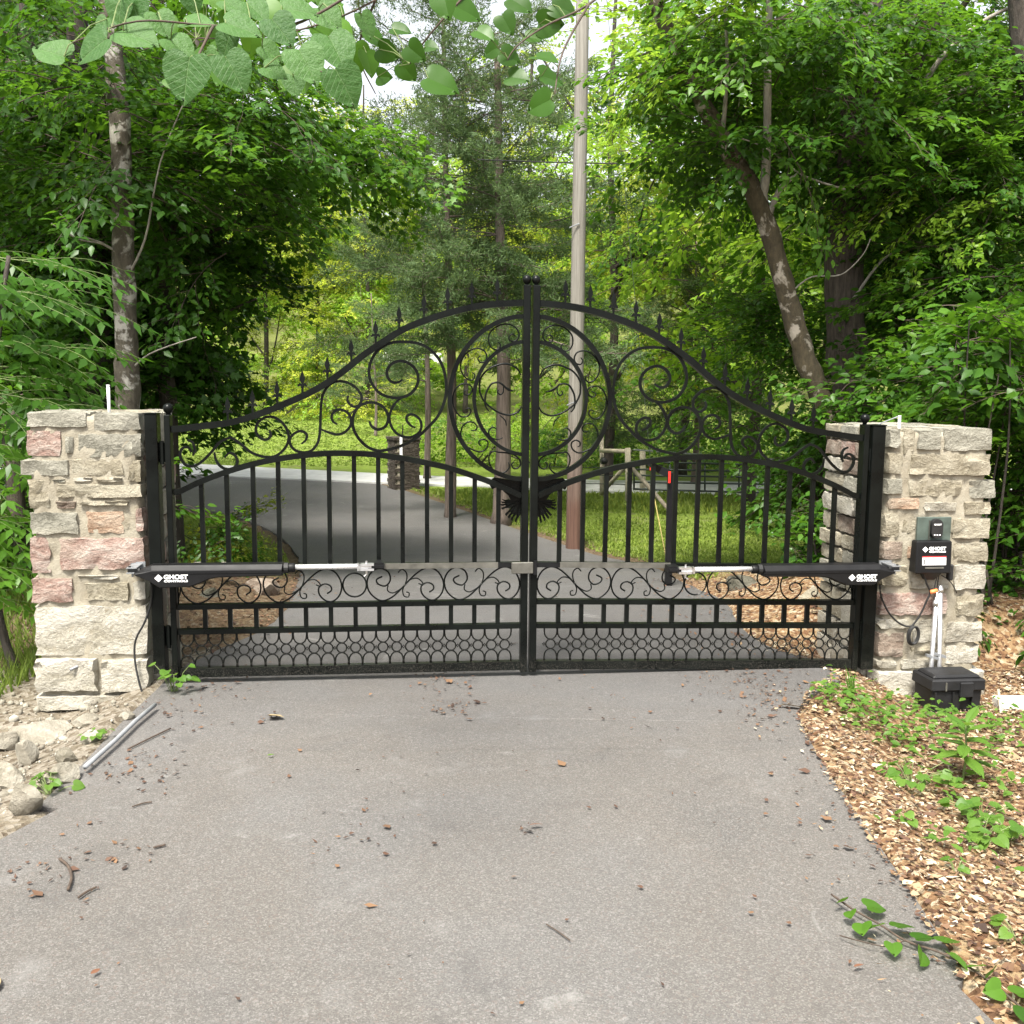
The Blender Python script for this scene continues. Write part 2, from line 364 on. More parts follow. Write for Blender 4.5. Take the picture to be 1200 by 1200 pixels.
def redbudmat():
    m, t, b, o = newmat('redbud_leaf'); v = objc(t); sep = N(t, 'ShaderNodeSeparateXYZ'); t.links.new(v, sep.inputs[0])
    ay = mathn(t, 'ABSOLUTE', sep.outputs[1]); k = mathn(t, 'MULTIPLY', mathn(t, 'SUBTRACT', sep.outputs[0], mathn(t, 'MULTIPLY', ay, .75)), 6.5); fr = mathn(t, 'ABSOLUTE', mathn(t, 'SUBTRACT', mathn(t, 'FRACT', k), .5))
    side = ramp(t, fr, [(.0, (1, 1, 1)), (.06, (0, 0, 0))]); mid_ = ramp(t, ay, [(.008, (1, 1, 1)), (.02, (0, 0, 0))]); vein = mathn(t, 'MAXIMUM', side, mid_)
    n = noise(t, v, 5, 5, .6); r_ = objrand(t); base = ramp(t, mathn(t, 'ADD', mathn(t, 'MULTIPLY', n, .5), mathn(t, 'MULTIPLY', r_, .5)), [(.2, (.03, .09, .018)), (.8, (.075, .165, .04))])
    col = mix(t, mathn(t, 'MULTIPLY', vein, .4), base, (.18, .28, .12)); sp = noise(t, v, 22, 3, .6); col = mix(t, mathn(t, 'MULTIPLY', ramp(t, sp, [(.70, (0, 0, 0)), (.74, (1, 1, 1))]), .7), col, (.16, .12, .05))
    t.links.new(col, b.inputs['Base Color']); b.inputs['Roughness'].default_value = .5; b.inputs['Specular IOR Level'].default_value = .3; bump(t, b, mathn(t, 'ADD', mathn(t, 'MULTIPLY', vein, -.5), n), .35, .02)
    tr = N(t, 'ShaderNodeBsdfTranslucent'); t.links.new(mix(t, .6, col, (.16, .34, .04)), tr.inputs[0]); mx = N(t, 'ShaderNodeMixShader'); mx.inputs[0].default_value = .32
    t.links.new(b.outputs[0], mx.inputs[1]); t.links.new(tr.outputs[0], mx.inputs[2]); t.links.new(mx.outputs[0], o.inputs[0]); return m
M['leaf_redbud'] = redbudmat()
M['leaf_seed'] = leafmat('leaf_seedling', (.045, .115, .015), (.11, .20, .03), (.3, .5, .06), .35, .45)
M['grass'] = leafmat('grass_blade', (.08, .13, .02), (.22, .28, .05), (.25, .36, .06), .35, .6)
M['litter'] = None
def littermat():
    m, t, b, o = newmat('dry_leaf'); a = N(t, 'ShaderNodeAttribute', attribute_name='rnd').outputs['Fac']
    col = ramp(t, a, [(0, (.03, .016, .01)), (.22, (.085, .042, .024)), (.42, (.16, .09, .045)), (.62, (.24, .165, .09)), (.82, (.34, .265, .16)), (1, (.46, .41, .31))])
    t.links.new(col, b.inputs['Base Color']); b.inputs['Roughness'].default_value = .8; return m
M['litter'] = littermat()
def gravmat():
    m, t, b, o = newmat('gravel_stone'); a = N(t, 'ShaderNodeAttribute', attribute_name='rnd').outputs['Fac']; v = objc(t)
    col = ramp(t, a, [(0, (.06, .05, .035)), (.35, (.13, .115, .085)), (.7, (.22, .205, .16)), (1, (.36, .34, .29))]); col = mix(t, .3, col, ramp(t, noise(t, v, 60, 4), [(.3, (.15, .13, .1)), (.7, (.5, .47, .4))]))
    t.links.new(col, b.inputs['Base Color']); b.inputs['Roughness'].default_value = .95; return m
M['gravel'] = gravmat()
M['bark_mottled'] = barkmat('mottled_bark', (.035, .028, .018), (.10, .085, .06), (.34, .32, .28), 9, .5, 7.5, .53)
M['bark_moss'] = barkmat('mossy_bark', (.03, .024, .012), (.085, .065, .035), (.34, .30, .24), 8, .5, 6.0, .57)
M['bark_dark'] = barkmat('dark_bark', (.014, .011, .008), (.06, .048, .038), None, 10, .2)
M['bark_furrow'] = barkmat('furrowed_bark', (.02, .015, .011), (.10, .078, .06), None, 12, .15)
M['bark_cedar'] = barkmat('cedar_bark', (.06, .045, .036), (.19, .15, .125), None, 14, .08)
M['bark_pale'] = barkmat('pale_bark', (.16, .14, .12), (.36, .33, .28), None, 10, .2)
def polemat():
    m, t, b, o = newmat('pole_timber'); v = objc(t); mp = N(t, 'ShaderNodeMapping'); mp.inputs['Scale'].default_value = (1, 1, .03); t.links.new(v, mp.inputs[0])
    n = noise(t, mp.outputs[0], 60, 5, .6); col = ramp(t, n, [(.3, (.13, .12, .10)), (.7, (.25, .235, .205))])
    sep = N(t, 'ShaderNodeSeparateXYZ'); t.links.new(v, sep.inputs[0]); k = mathn(t, 'ADD', sep.outputs[2], mathn(t, 'MULTIPLY', noise(t, v, 2.5, 4), .8))
    mr = N(t, 'ShaderNodeMapRange'); mr.inputs[1].default_value = 1.2; mr.inputs[2].default_value = 2.5; t.links.new(k, mr.inputs[0])
    col = mix(t, mr.outputs[0], ramp(t, n, [(.3, (.055, .026, .018)), (.7, (.13, .07, .048))]), col)
    t.links.new(col, b.inputs['Base Color']); b.inputs['Roughness'].default_value = .9; bump(t, b, n, .6, .01); return m
M['pole'] = polemat()

# ------------------------------------------------------------------ ground, driveway, far road
Pxy = lambda px, py: tuple(gp(px, py)[:2])
left_edge = [(-3.9, -3.0), (-2.95, .8)] + [Pxy(*p) for p in [(0, 985), (45, 945), (95, 898), (140, 850), (186, 806), (206, 786), (262, 758), (322, 728), (345, 692), (352, 660), (330, 630), (282, 607), (225, 597)]] + [(-8.5, 17.5), (-16, 19.0)]
right_edge = [Pxy(*p) for p in [(1168, 1200), (1130, 1140), (1072, 1050), (1010, 960), (955, 878), (936, 836), (950, 815), (985, 797), (960, 775), (905, 760), (868, 735), (850, 706), (800, 682), (765, 664), (700, 651), (640, 632), (590, 615), (520, 590), (440, 566), (330, 556), (215, 549)]]
right_edge = [(2.6, -3.0), (1.65, .8)] + right_edge + [(-16, 22.6)]
def dense(P, step=.12, jit=.012):
    out = []
    for a, b in zip(P[:-1], P[1:]):
        a, b = np.array(a), np.array(b); n = max(1, int(np.linalg.norm(b-a)/step)) if a[1] < 12 else max(1, int(np.linalg.norm(b-a)/.5))
        for i in range(n): out.append(a+(b-a)*i/n + RNG.normal(0, jit, 2)*(0 if i == 0 else 1))
    out.append(np.array(P[-1])); return out
poly = dense([p for p in smooth_curve(left_edge, 3)]) + dense([p for p in smooth_curve(right_edge, 3)])[::-1]
poly = np.array(poly)
def sdist(X, Y, P):
    """signed distance, negative inside"""
    d = np.full(X.shape, 1e9); ins = np.zeros(X.shape, bool); n = len(P)
    for i in range(n):
        ax, ay = P[i]; bx, by = P[(i+1) % n]; ex, ey = bx-ax, by-ay; L = ex*ex+ey*ey+1e-12
        t = np.clip(((X-ax)*ex+(Y-ay)*ey)/L, 0, 1); d = np.minimum(d, (X-ax-t*ex)**2+(Y-ay-t*ey)**2)
        c = ((ay > Y) != (by > Y)); 
        with np.errstate(divide='ignore', invalid='ignore'): xi = (bx-ax)*(Y-ay)/(by-ay+1e-15)+ax
        ins ^= (c & (X < xi))
    d = np.sqrt(d); return np.where(ins, -d, d)
def vnoise(X, Y, s, seed=0):
    X = X*s; Y = Y*s; xi = np.floor(X).astype(int); yi = np.floor(Y).astype(int); fx = X-xi; fy = Y-yi
    def h(a, b):
        k = (a*374761393+b*668265263+seed*974634777) & 0x7fffffff; k = ((k ^ (k >> 13))*1274126177) & 0x7fffffff; return (k % 10000)/10000.0
    fx = fx*fx*(3-2*fx); fy = fy*fy*(3-2*fy)
    return (h(xi, yi)*(1-fx)+h(xi+1, yi)*fx)*(1-fy)+(h(xi, yi+1)*(1-fx)+h(xi+1, yi+1)*fx)*fy-.5
spoly = poly[::4] if len(poly) > 200 else poly
def HG(X, Y, sd=None):
    X = np.asarray(X, float); Y = np.asarray(Y, float)
    if sd is None: sd = sdist(X, Y, spoly)
    z = H0(Y); o = np.maximum(sd, 0); near = 1-sstep(8, 12, Y)
    leftside = X < 0
    fall = np.where(leftside, .13*sstep(0, .55, o)+.55*sstep(1.3, 4.0, o), .17*sstep(.0, .55, o)+.12*sstep(1.2, 3.5, o))
    front = 1-sstep(2.0, 4.6, Y)
    fall = np.where(leftside, fall*(1-.25*front), fall*(1-.7*front))
    behind = sstep(6.2, 6.9, Y)*(1-sstep(9, 12, Y))
    z = z - fall*near*(1-behind) + behind*np.where(leftside, .12, .16)*sstep(.05, .7, o)
    nz = vnoise(X, Y, 1.3, 1)*.06+vnoise(X, Y, 4, 2)*.03+vnoise(X, Y, 11, 3)*.018
    z = z + nz*sstep(.02, .3, o)*np.where(Y > 12, .8, 1)
    z = z - .06*(sd < .0) - .004
    z = z + .65*sstep(25, 43, Y) + 20*sstep(43, 130, Y) + 6*sstep(10, 60, np.abs(X+2))*sstep(8, 30, Y)
    return z
def hz(x, y): return float(HG(np.array([x]), np.array([y]))[0])
def gx(px, py):                          # point on the real ground
    d = ray(px, py); ts = np.geomspace(2.0, 160, 1500); P = CAM[None]+d[None]*ts[:, None]; sd_ = sdist(P[:, 0], P[:, 1], spoly); h = np.where(sd_ < 0, H0(P[:, 1])+.004, HG(P[:, 0], P[:, 1], sd_)); k = np.argmax(P[:, 2] <= h)
    return np.array([P[k, 0], P[k, 1], h[k]])
def axis(segs):
    out = []
    for a, b, s in segs: out += list(np.arange(a, b, s))
    return np.array(out)
xs = np.concatenate([-np.geomspace(140, 8.2, 40), axis([(-8, -4.5, .16), (-4.5, 4.5, .075), (4.5, 8, .16)]), np.geomspace(8, 140, 40)])
ys = np.concatenate([axis([(-30, -2, 3), (-2, 1.6, .5), (1.6, 8.5, .075), (8.5, 14, .2), (14, 30, .5)]), np.geomspace(30, 200, 45)])
GX, GY = np.meshgrid(xs, ys); SD = sdist(GX, GY, poly); GZz = HG(GX, GY, SD)
nx, ny = len(xs), len(ys); idx = np.arange(nx*ny).reshape(ny, nx)
Fg = np.stack([idx[:-1, :-1], idx[:-1, 1:], idx[1:, 1:], idx[1:, :-1]], -1).reshape(-1, 4)
nn = vnoise(GX, GY, .9, 9)+.6*vnoise(GX, GY, 3.1, 8)
grass = sstep(9.0, 10.2, GY+nn*1.5)*(1-.0*GX); grass = np.where((GX < -3.6) & (GY > 3.5) & (GY < 9), sstep(-.2, .2, nn+.15), grass)
grass = grass*np.where(GY > 44, .55, 1)*sstep(.1, .5, SD+nn*.25)
litter = np.where((GX > 0) & (GY < 9.5), 1.0, np.where(GY < 10, .3, .25)); litter = np.clip(litter, 0, 1)
rub = np.where((GX < 0) & (GY < 6), 1-sstep(.9, 1.6, SD+nn*.4), 0)
gm = fastmesh('ground', np.stack([GX.ravel(), GY.ravel(), GZz.ravel()], 1), Fg, M['ground'], {'grass': grass.ravel(), 'litter': litter.ravel(), 'rubble': rub.ravel()}, True)
g = bpy.data.objects.new('ground', gm); COL.objects.link(g); tag(g, kind='structure')

def sheet(name, P, mat, zf, step, thick=.05):
    bm = bmesh.new(); vs = [bm.verts.new((p[0], p[1], 0)) for p in P]; bm.faces.new(vs)
    bmesh.ops.triangulate(bm, faces=bm.faces[:])
    y0, y1 = min(p[1] for p in P), max(p[1] for p in P); y = y0+step
    while y < y1:
        bmesh.ops.bisect_plane(bm, geom=bm.verts[:]+bm.edges[:]+bm.faces[:], plane_co=(0, y, 0), plane_no=(0, 1, 0)); y += step if y < 14 else 2
    x0, x1 = min(p[0] for p in P), max(p[0] for p in P)
    bmesh.ops.remove_doubles(bm, verts=bm.verts[:], dist=.0005)
    for v in bm.verts: v.co.z = zf(v.co.x, v.co.y)
    bed = [e for e in bm.edges if len(e.link_faces) == 1]
    r_ = bmesh.ops.extrude_edge_only(bm, edges=bed)
    for v in r_['geom']:
        if isinstance(v, bmesh.types.BMVert): v.co.z -= thick
    bmesh.ops.recalc_face_normals(bm, faces=bm.faces[:])
    me = bpy.data.meshes.new(name); bm.to_mesh(me); bm.free(); me.materials.append(mat)
    o = bpy.data.objects.new(name, me); COL.objects.link(o); tag(o, kind='structure'); return o
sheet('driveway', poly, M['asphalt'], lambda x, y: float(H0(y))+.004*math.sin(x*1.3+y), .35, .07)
fr_top = [Pxy(*p) for p in [(-500, 536), (0, 542), (230, 545), (500, 559), (700, 564), (850, 566), (1000, 568), (1300, 574), (1700, 585)]]
fr_bot = [Pxy(*p) for p in [(-500, 546), (0, 552), (230, 558), (500, 569), (700, 577), (850, 582), (1000, 586), (1300, 600), (1700, 615)]]
sheet('far_road', fr_top+fr_bot[::-1], M['paleroad'], lambda x, y: float(H0(y))+.03+max(0, 6*float(sstep(10, 60, abs(x+2)))*float(sstep(8, 30, y))), .8, .1)

# ------------------------------------------------------------------ the gate
Z5 = lambda p: (200+p[0]/5.4545, 440+p[1]/5.4545)
Z6 = lambda p: (370+p[0]/7.0588, 380+p[1]/7.0588)
Z7 = lambda p: (430+p[0]/6, 650+p[1]/6)
def RT(p):        # a pixel of the right leaf -> mirrored leaf coordinates
    u, v = T(*p); return (-(u)+OFF, v+TILT*u)
def LT(p):
    return T(*p)
def toleft(uv): return (-abs(uv[0]), uv[1])
RA = lambda p: (610+p[0]/10, 350+p[1]/10)
RB = lambda p: (610+p[0]/7.0588, 450+p[1]/7.0588)
def RTL(p): u, v = T(*p); return (-(u-OFF), v+TILT*u)   # right-leaf pixel to left-leaf coordinates
scrolls = []
def scr(pts, conv, tr, r_=.0068): scrolls.append(([tr(conv(p)) for p in pts], r_))
scr([(135, 490), (115, 462), (85, 460), (62, 485), (65, 530), (100, 575), (150, 578), (200, 550), (260, 490), (310, 430), (370, 400), (400, 405), (450, 440), (520, 495), (600, 520), (670, 515), (730, 465), (755, 400), (740, 340), (700, 290), (650, 265), (600, 270), (555, 305), (545, 360), (575, 400), (615, 410), (640, 380), (630, 350)], Z5, LT)
scr([(280, 490), (290, 540), (320, 580), (365, 600), (410, 585), (428, 550), (410, 510), (375, 495), (345, 525)], Z5, LT)
scr([(140, 512), (154, 480), (142, 432), (105, 412)], Z5, LT)
scrolls.append(([LT(Z5(p)) for p in [(835, 438), (865, 410), (868, 375), (830, 355), (785, 375), (760, 410), (770, 450), (800, 480), (850, 492), (900, 480), (940, 430), (955, 350), (958, 260)]] + [LT(Z6(p)) for p in [(50, 620), (75, 550), (120, 495), (200, 470), (290, 495), (350, 545), (380, 600), (365, 660), (320, 682), (275, 655), (262, 620), (270, 590)]], .0068))
scr([(40, 868), (110, 895), (185, 912), (250, 885), (290, 830), (285, 760), (240, 715), (180, 708), (135, 745), (140, 800), (180, 828)], Z6, LT)
scr([(445, 800), (460, 840), (510, 870), (570, 850), (600, 790), (590, 730), (540, 670), (460, 645), (380, 665), (330, 715), (305, 790), (315, 870), (360, 950), (430, 1015), (510, 1045), (580, 1040), (680, 1015), (760, 980), (850, 925), (940, 840), (1010, 760), (1060, 650), (1080, 540), (1065, 400), (1020, 290), (940, 205), (850, 160), (740, 145), (620, 155), (520, 210), (460, 300), (440, 400), (465, 490), (530, 570), (620, 605), (710, 605), (790, 570), (840, 500), (845, 420), (800, 345), (720, 305), (650, 315), (600, 360), (590, 420), (625, 475), (680, 480), (720, 455)], Z6, LT, .0076)
scr([(715, 604), (660, 650), (620, 720), (610, 790), (640, 870), (700, 920), (780, 935), (850, 900), (875, 840), (855, 780), (800, 745), (755, 760), (755, 800), (790, 840), (825, 855)], Z6, LT)
th = .0045
scr([(300, 450), (340, 425), (375, 455), (370, 495), (320, 510), (270, 470), (265, 410), (300, 350), (370, 315), (460, 320), (540, 360), (600, 430), (610, 520), (580, 590), (530, 615), (490, 600), (475, 555), (505, 525)], RA, RTL, th)
scr([(705, 690), (730, 730), (700, 770), (650, 755), (630, 700), (660, 635), (730, 612), (800, 625), (870, 680), (920, 770), (920, 870), (870, 950), (810, 980), (770, 955), (765, 910), (800, 890)], RA, RTL, th)
scr([(585, 60), (620, 80), (610, 105), (575, 100), (555, 60), (580, 25), (640, 20), (690, 65), (710, 140), (695, 220), (650, 280), (600, 285), (565, 250), (575, 215), (605, 225)], RB, RTL, th)
scr([(560, 395), (525, 395), (510, 365), (540, 330), (590, 330), (630, 370), (640, 440), (610, 510), (550, 550), (480, 570), (430, 540), (420, 490), (455, 465), (490, 480), (490, 510), (470, 520)], RB, RTL, th)
scr([(200, 645), (222, 668), (205, 700), (170, 695), (150, 660), (165, 620), (205, 590), (260, 575), (330, 570), (380, 565), (408, 610), (395, 680), (345, 735), (280, 735), (240, 690), (250, 650)], RB, RTL, th)
scr([(300, 1090), (370, 1080), (430, 1030), (480, 1000), (560, 1010), (610, 1080), (635, 1160), (632, 1270), (590, 1330)], RA, RTL, .0055)
scrolls.append(([RTL(RA(p)) for p in [(230, 900), (270, 830), (350, 785), (430, 775), (520, 800), (600, 840), (660, 900), (700, 980), (702, 1080)]] + [RTL(RB(p)) for p in [(490, 90), (460, 150), (400, 205), (330, 245), (250, 262), (180, 235), (152, 190)]], .0055))
scr([(430, 1040), (430, 1100), (460, 1135), (495, 1110), (480, 1080)], RA, RTL, th)
scr([(330, 265), (285, 305), (272, 350)], RB, RTL, th)
scr([(350, 382), (385, 365), (415, 400), (400, 445), (350, 465), (300, 450)], RB, RTL, th)
scr([(230, 60), (290, 30), (320, 0)], RB, RTL, th)
band = []
ua = [(110, 155), (70, 175), (80, 205), (130, 220), (165, 180), (150, 125), (95, 100), (40, 120), (5, 180), (15, 250), (60, 300), (110, 320), (170, 300), (220, 260), (265, 215), (320, 160), (380, 115), (440, 100), (500, 130), (535, 200), (525, 270), (480, 315), (430, 315), (385, 275), (380, 225), (420, 200), (460, 215), (465, 245), (435, 265)]
ub = [(150, 215), (145, 250), (180, 268), (230, 245), (265, 215), (300, 180), (350, 170), (385, 195), (388, 215), (360, 205)]
uc = [(220, 130), (245, 108), (275, 130), (280, 170), (265, 215), (250, 250), (260, 290), (290, 295), (295, 270), (275, 262)]
topR = [(206, 503), (236, 499.5), (270, 495), (304, 485), (337, 472), (371, 456), (400, 437), (425, 417), (450, 400), (475, 385), (500, 375), (525, 367), (550, 361), (575, 357), (611, 355)]
midR = [(209, 577), (236, 564), (270, 551.5), (304, 542), (337, 536), (371, 532), (400, 531), (437, 532.5), (475, 537.5), (500, 542.5), (525, 548), (550, 556), (575, 565), (600, 576), (611, 581)]
pick = [238.5, 268, 298.7, 328, 357.5, 387, 416, 444, 472, 500.5, 528.5, 556, 583.6]
fin = [265.5, 295, 324, 354, 383.5, 411.7, 440.5, 468, 497, 524.5, 552.5, 582]
pu = [T(x, 650)[0] for x in pick]
U0 = T(206, 640)[0]; U1 = T(610, 640)[0]; UM = T(618.6, 640)[0]; UH = T(196.5, 560)[0]
topUV = smooth_curve([T(*p) for p in topR], 4); midUV = smooth_curve([T(*p) for p in midR], 4)
vi = lambda C_, u: float(np.interp(u, [p[0] for p in C_], [p[1] for p in C_]))
vLock, vLow1, vLow2, vBot = T(430, 663)[1], T(430, 707.5)[1], T(430, 736)[1], T(430, 783)[1]
vTopStile, vCentre = T(202, 486)[1], T(612, 334)[1]
def bar(pts, hw, hd, MP, w=0):            # rectangular bar swept along (u,v) points; hw half width in plane, hd half depth
    mb = MB(); n = len(pts); P = [np.array(p, float) for p in pts]; vs = []; fs = []
    for i in range(n):
        t = P[min(i+1, n-1)]-P[max(i-1, 0)]; t /= max(np.linalg.norm(t), 1e-9); q = np.array([-t[1], t[0]])
        for a, b in ((1, 1), (-1, 1), (-1, -1), (1, -1)):
            c = P[i]+q*hw*a; vs.append(MP(c[0], c[1], w+hd*b))
    for i in range(n-1):
        for j in range(4): fs.append((i*4+j, i*4+(j+1) % 4, (i+1)*4+(j+1) % 4, (i+1)*4+j))
    fs += [(3, 2, 1, 0), tuple(range((n-1)*4, n*4))]
    mb.add(vs, fs); return mb
def ubox(u0, u1, v0, v1, w0, w1, MP, mb=None):
    mb = mb or MB(); mb.box((u0, v0, w0), (u1, v1, w1), MP); return mb
def finial(MP, u, v):
    mb = MB()
    out = [(0, .138), (.005, .122), (.013, .100), (.0165, .083), (.010, .066), (.006, .058), (.018, .062), (.030, .048), (.027, .040), (.014, .046), (.007, .042), (.006, 0)]
    out = [(a*.82, b*.9) for a, b in out]
    pl = out+[(-a, b) for a, b in out[::-1] if a > 0]
    mb.prism([(u+a, v+b) for a, b in pl], -.006, .006, MP)
    c = MP(u, v+.036, 0); mb.lathe([(.004, -.007), (.008, -.003), (.008, .003), (.004, .007)], c, 8)
    return mb
def leaf_of_gate(side):
    MP = WL if side < 0 else WR
    base = MP((U0+U1)/2, vBot, 0)
    nm = 'left' if side < 0 else 'right'
    root = thing('gate_leaf', base, 'black wrought iron driveway gate leaf with scrollwork, hinged beside the %s stone pillar' % nm, 'gate', 'the pair of driveway gate leaves')
    P = lambda mb, n, m='steel', **k: part(mb, n, M[m], root, **k)
    # stiles
    mb = ubox(UH-.003, U0-.002, vBot-.03, vTopStile, -.035, .035, MP); P(mb, 'hinge_stile', bevel=.003)
    mb = MB(); mb.lathe([(.012, 0), (.012, .008), (.022, .016), (.028, .032), (.022, .05), (.008, .058)], MP((UH+U0)/2, vTopStile, 0), 12); P(mb, 'ball_finial', smooth=True)
    mb = ubox(U1, UM-.002, vBot-.035, vCentre, -.03, .03, MP); P(mb, 'meeting_stile', bevel=.003)
    mb = MB(); mb.lathe([(.010, 0), (.010, .006), (.019, .012), (.024, .028), (.019, .044), (.007, .051)], MP((U1+UM)/2, vCentre, 0), 12); P(mb, 'ball_finial', smooth=True)
    P(bar([(U0, topUV[0][1])]+topUV[1:-1]+[(U1, topUV[-1][1])], .0165, .022, MP), 'top_rail')
    P(bar([(U0, midUV[0][1])]+midUV[1:-1]+[(U1, midUV[-1][1])], .0145, .019, MP), 'arched_rail')
    for nme, v, h in (('lock_rail', vLock, .012), ('lower_rail', vLow1, .0135), ('lower_rail', vLow2, .0135), ('bottom_rail', vBot, .024)):
        P(ubox(U0, U1, v-h, v+h, -.02, .02, MP), nme)
    # aluminium channel along the lock rail with a black end piece
    ch0 = T(449, 662)[0]; ch1 = T(583, 662)[0]
    P(ubox(ch0, ch1, vLock-.0135, vLock+.0155, .021, .032, MP), 'rail_cover', 'greybar')
    P(ubox(ch1, U1, vLock-.0135, vLock+.0135, .0205, .029, MP), 'rail_bracket', 'black_plastic')
    for u in pu:
        P(ubox(u-.0115, u+.0115, vLock+.012, vi(midUV, u)-.01, -.0115, .0115, MP), 'picket')
        P(ubox(u-.0115, u+.0115, vLow2+.0135, vLow1-.0135, -.0115, .0115, MP), 'short_bar')
    for x in fin:
        u = T(x, 430)[0]; P(finial(MP, u, vi(topUV, u)+.012), 'spear_finial')
    # two concentric half rings against the meeting stile
    cx = T(619.5, 467)
    for rx, ry, h, dd in ((T(619.5, 467)[0]-T(527, 467)[0], T(612, 370)[1]-cx[1], .0118, .016), (T(619.5, 467)[0]-T(555.5, 467)[0], T(612, 400)[1]-cx[1], .0095, .014)):
        pts = []
        for k in range(41):
            a = math.pi/2+math.pi*k/40; q = (cx[0]+rx*math.cos(a), cx[1]+ry*math.sin(a))
            if q[0] < U1: pts.append(q)
        pts = [(U1+.002, pts[0][1]+.001)]+pts+[(U1+.002, pts[-1][1]-.001)]
        P(bar(pts, h, dd, MP), 'half_ring')
    for pts, r_ in scrolls:
        sm = smooth_curve(pts, 4); sm = [(min(u, U1+.004), v) for u, v in sm]; mb = MB()
        n_ = len(sm); rad = [r_*(0.65+.35*min(1, min(i, n_-1-i)/6)) for i in range(n_)]
        w_ = RNG.uniform(-.003, .003)
        mb.tube([MP(u, v, w_) for u, v in sm], rad, 4 if r_ > .006 else 5, sq=tuple(GN) if r_ > .006 else None)
        P(mb, 'scroll', smooth=r_ < .006)
    # scroll band under the lock rail
    uA = T(*Z7((545, 200)))[0]; step = T(*Z7((545, 200)))[0]-T(*Z7((2, 200)))[0]; vA = vLock-.013; vB = vLow1+.013
    Yb = lambda y: vA+(vB-vA)*(y-98)/(322-98)
    starts = [uA, uA-step, uA-2*step-.13, uA-3*step-.14, uA-4*step-.14]
    for s in starts:
        for cc, rr in ((ua, .0045), (ub, .0035), (uc, .0035)):
            pts = [(s+(x-5)/537*step, Yb(y)) for x, y in cc]; pts = [(min(max(u, U0+.004), U1), v) for u, v in smooth_curve(pts, 3)]
            q = [pts[0]]
            for a in pts[1:]:
                if abs(a[0]-q[-1][0])+abs(a[1]-q[-1][1]) > .001: q.append(a)
            if len(q) < 4: continue
            mb = MB(); mb.tube([MP(u, v, 0) for u, v in q], rr, 4); P(mb, 'thin_scroll', smooth=True)
        if s > uA-1.5*step:
            mb = MB(); mb.lathe([(.003, -.006), (.008, 0), (.003, .006)], MP(s+260/537*step, Yb(215), 0), 6); P(mb, 'collar')
    mb = MB(); cu = uA-step-.066; mb.tube([MP(cu+.062*math.cos(a), Yb(210)+.085*math.sin(a)*.75, 0) for a in np.linspace(0, 2*math.pi, 24, endpoint=False)], .0045, 4, closed=True); P(mb, 'circle_ornament')
    # chain of rings between the lowest rails
    p0 = T(430+1015/6, 756)[0]; pit = (T(430+1015/6, 756)[0]-T(430+65/6, 756)[0])/10; n_ = int((p0-U0)/pit)
    vt, vb = vLow2-.0135, vBot+.024; H_ = vt-vb; vm = vt-H_*.5; rs = .0265
    proto = {}
    def piece(key, pts, rad, closed, at_u, at_v):
        c = MP(at_u, at_v, 0)
        if key not in proto:
            mb = MB(); mb.tube([np.array(MP(at_u+a, at_v+b, 0))-np.array(c)+np.array(root.location) for a, b in pts], rad, 4, closed=closed)
            proto[key] = part(mb, key, M['steel'], root, smooth=True)
            proto[key].location = tuple(np.array(c)-np.array(root.location))
        else:
            o = share(proto[key].data, key, root, np.array(c)-np.array(root.location))
    circ = [(rs*math.cos(a), rs*math.sin(a)) for a in np.linspace(0, 2*math.pi, 12, endpoint=False)]
    hh = H_/2-rs
    U_ = [(-pit/2+.002, hh)]+[(-pit/2*math.cos(a)*.96, hh*.72*(1-math.sin(a)**.9)) for a in np.linspace(0.0, math.pi, 9)[0:]]+[(pit/2-.002, hh)]
    A_ = [(a, -b) for a, b in U_]
    for k in range(-1, n_+1):
        u = p0-pit*(k+.5)
        if u-pit/2 < U0 or u+pit/2 > U1+.004: continue
        piece('small_ring', circ, .0042, True, u, vm)
        piece('u_bend', U_, .0042, False, u, vm+rs)
        piece('arch_bend', A_, .0042, False, u, vm-rs)
    for k in range(n_+1):
        u = p0-pit*k
        if u > U0+.01:
            piece('node_star', [(0, .010), (.003, .003), (.010, 0), (.003, -.003), (0, -.010), (-.003, -.003), (-.010, 0), (-.003, .003)], .0026, True, u, vm)
    # cast feathered ornament behind the foot of the rings
    mb = MB(); A = T(619, 565); Bp = lambda x, y: (T(x, y))
    body = [Bp(618, 560), Bp(600, 563), Bp(580, 560), Bp(573, 566), Bp(577, 574), Bp(584, 571), Bp(596, 581), Bp(601, 590), Bp(603, 600), Bp(618, 606)]
    body = [(min(a, U1+.01), b) for a, b in body]
    mb.prism(body, -.045, -.022, MP); P(mb, 'cast_plate')
    for k in range(8):
        a0 = -100-k*10; ox, oy = Bp(611-k*1.1, 588+k*.3); L = .115-.008*k; a = R(a0-4*k if k > 3 else a0)
        mb = MB(); tip = (ox+L*math.cos(a)*1.0, oy+L*math.sin(a)); q = (-math.sin(a)*.011, math.cos(a)*.011)
        mid_ = (ox+.6*L*math.cos(a), oy+.6*L*math.sin(a))
        mb.prism([(ox+q[0]*.5, oy+q[1]*.5), (mid_[0]+q[0], mid_[1]+q[1]), (tip[0]-.012, tip[1]+.004), (tip[0]-.004, tip[1]-.006), (mid_[0]-q[0], mid_[1]-q[1]), (ox-q[0]*.5, oy-q[1]*.5)], -.03-.004*(k % 2), -.014-.004*(k % 2), MP)
        P(mb, 'feather')
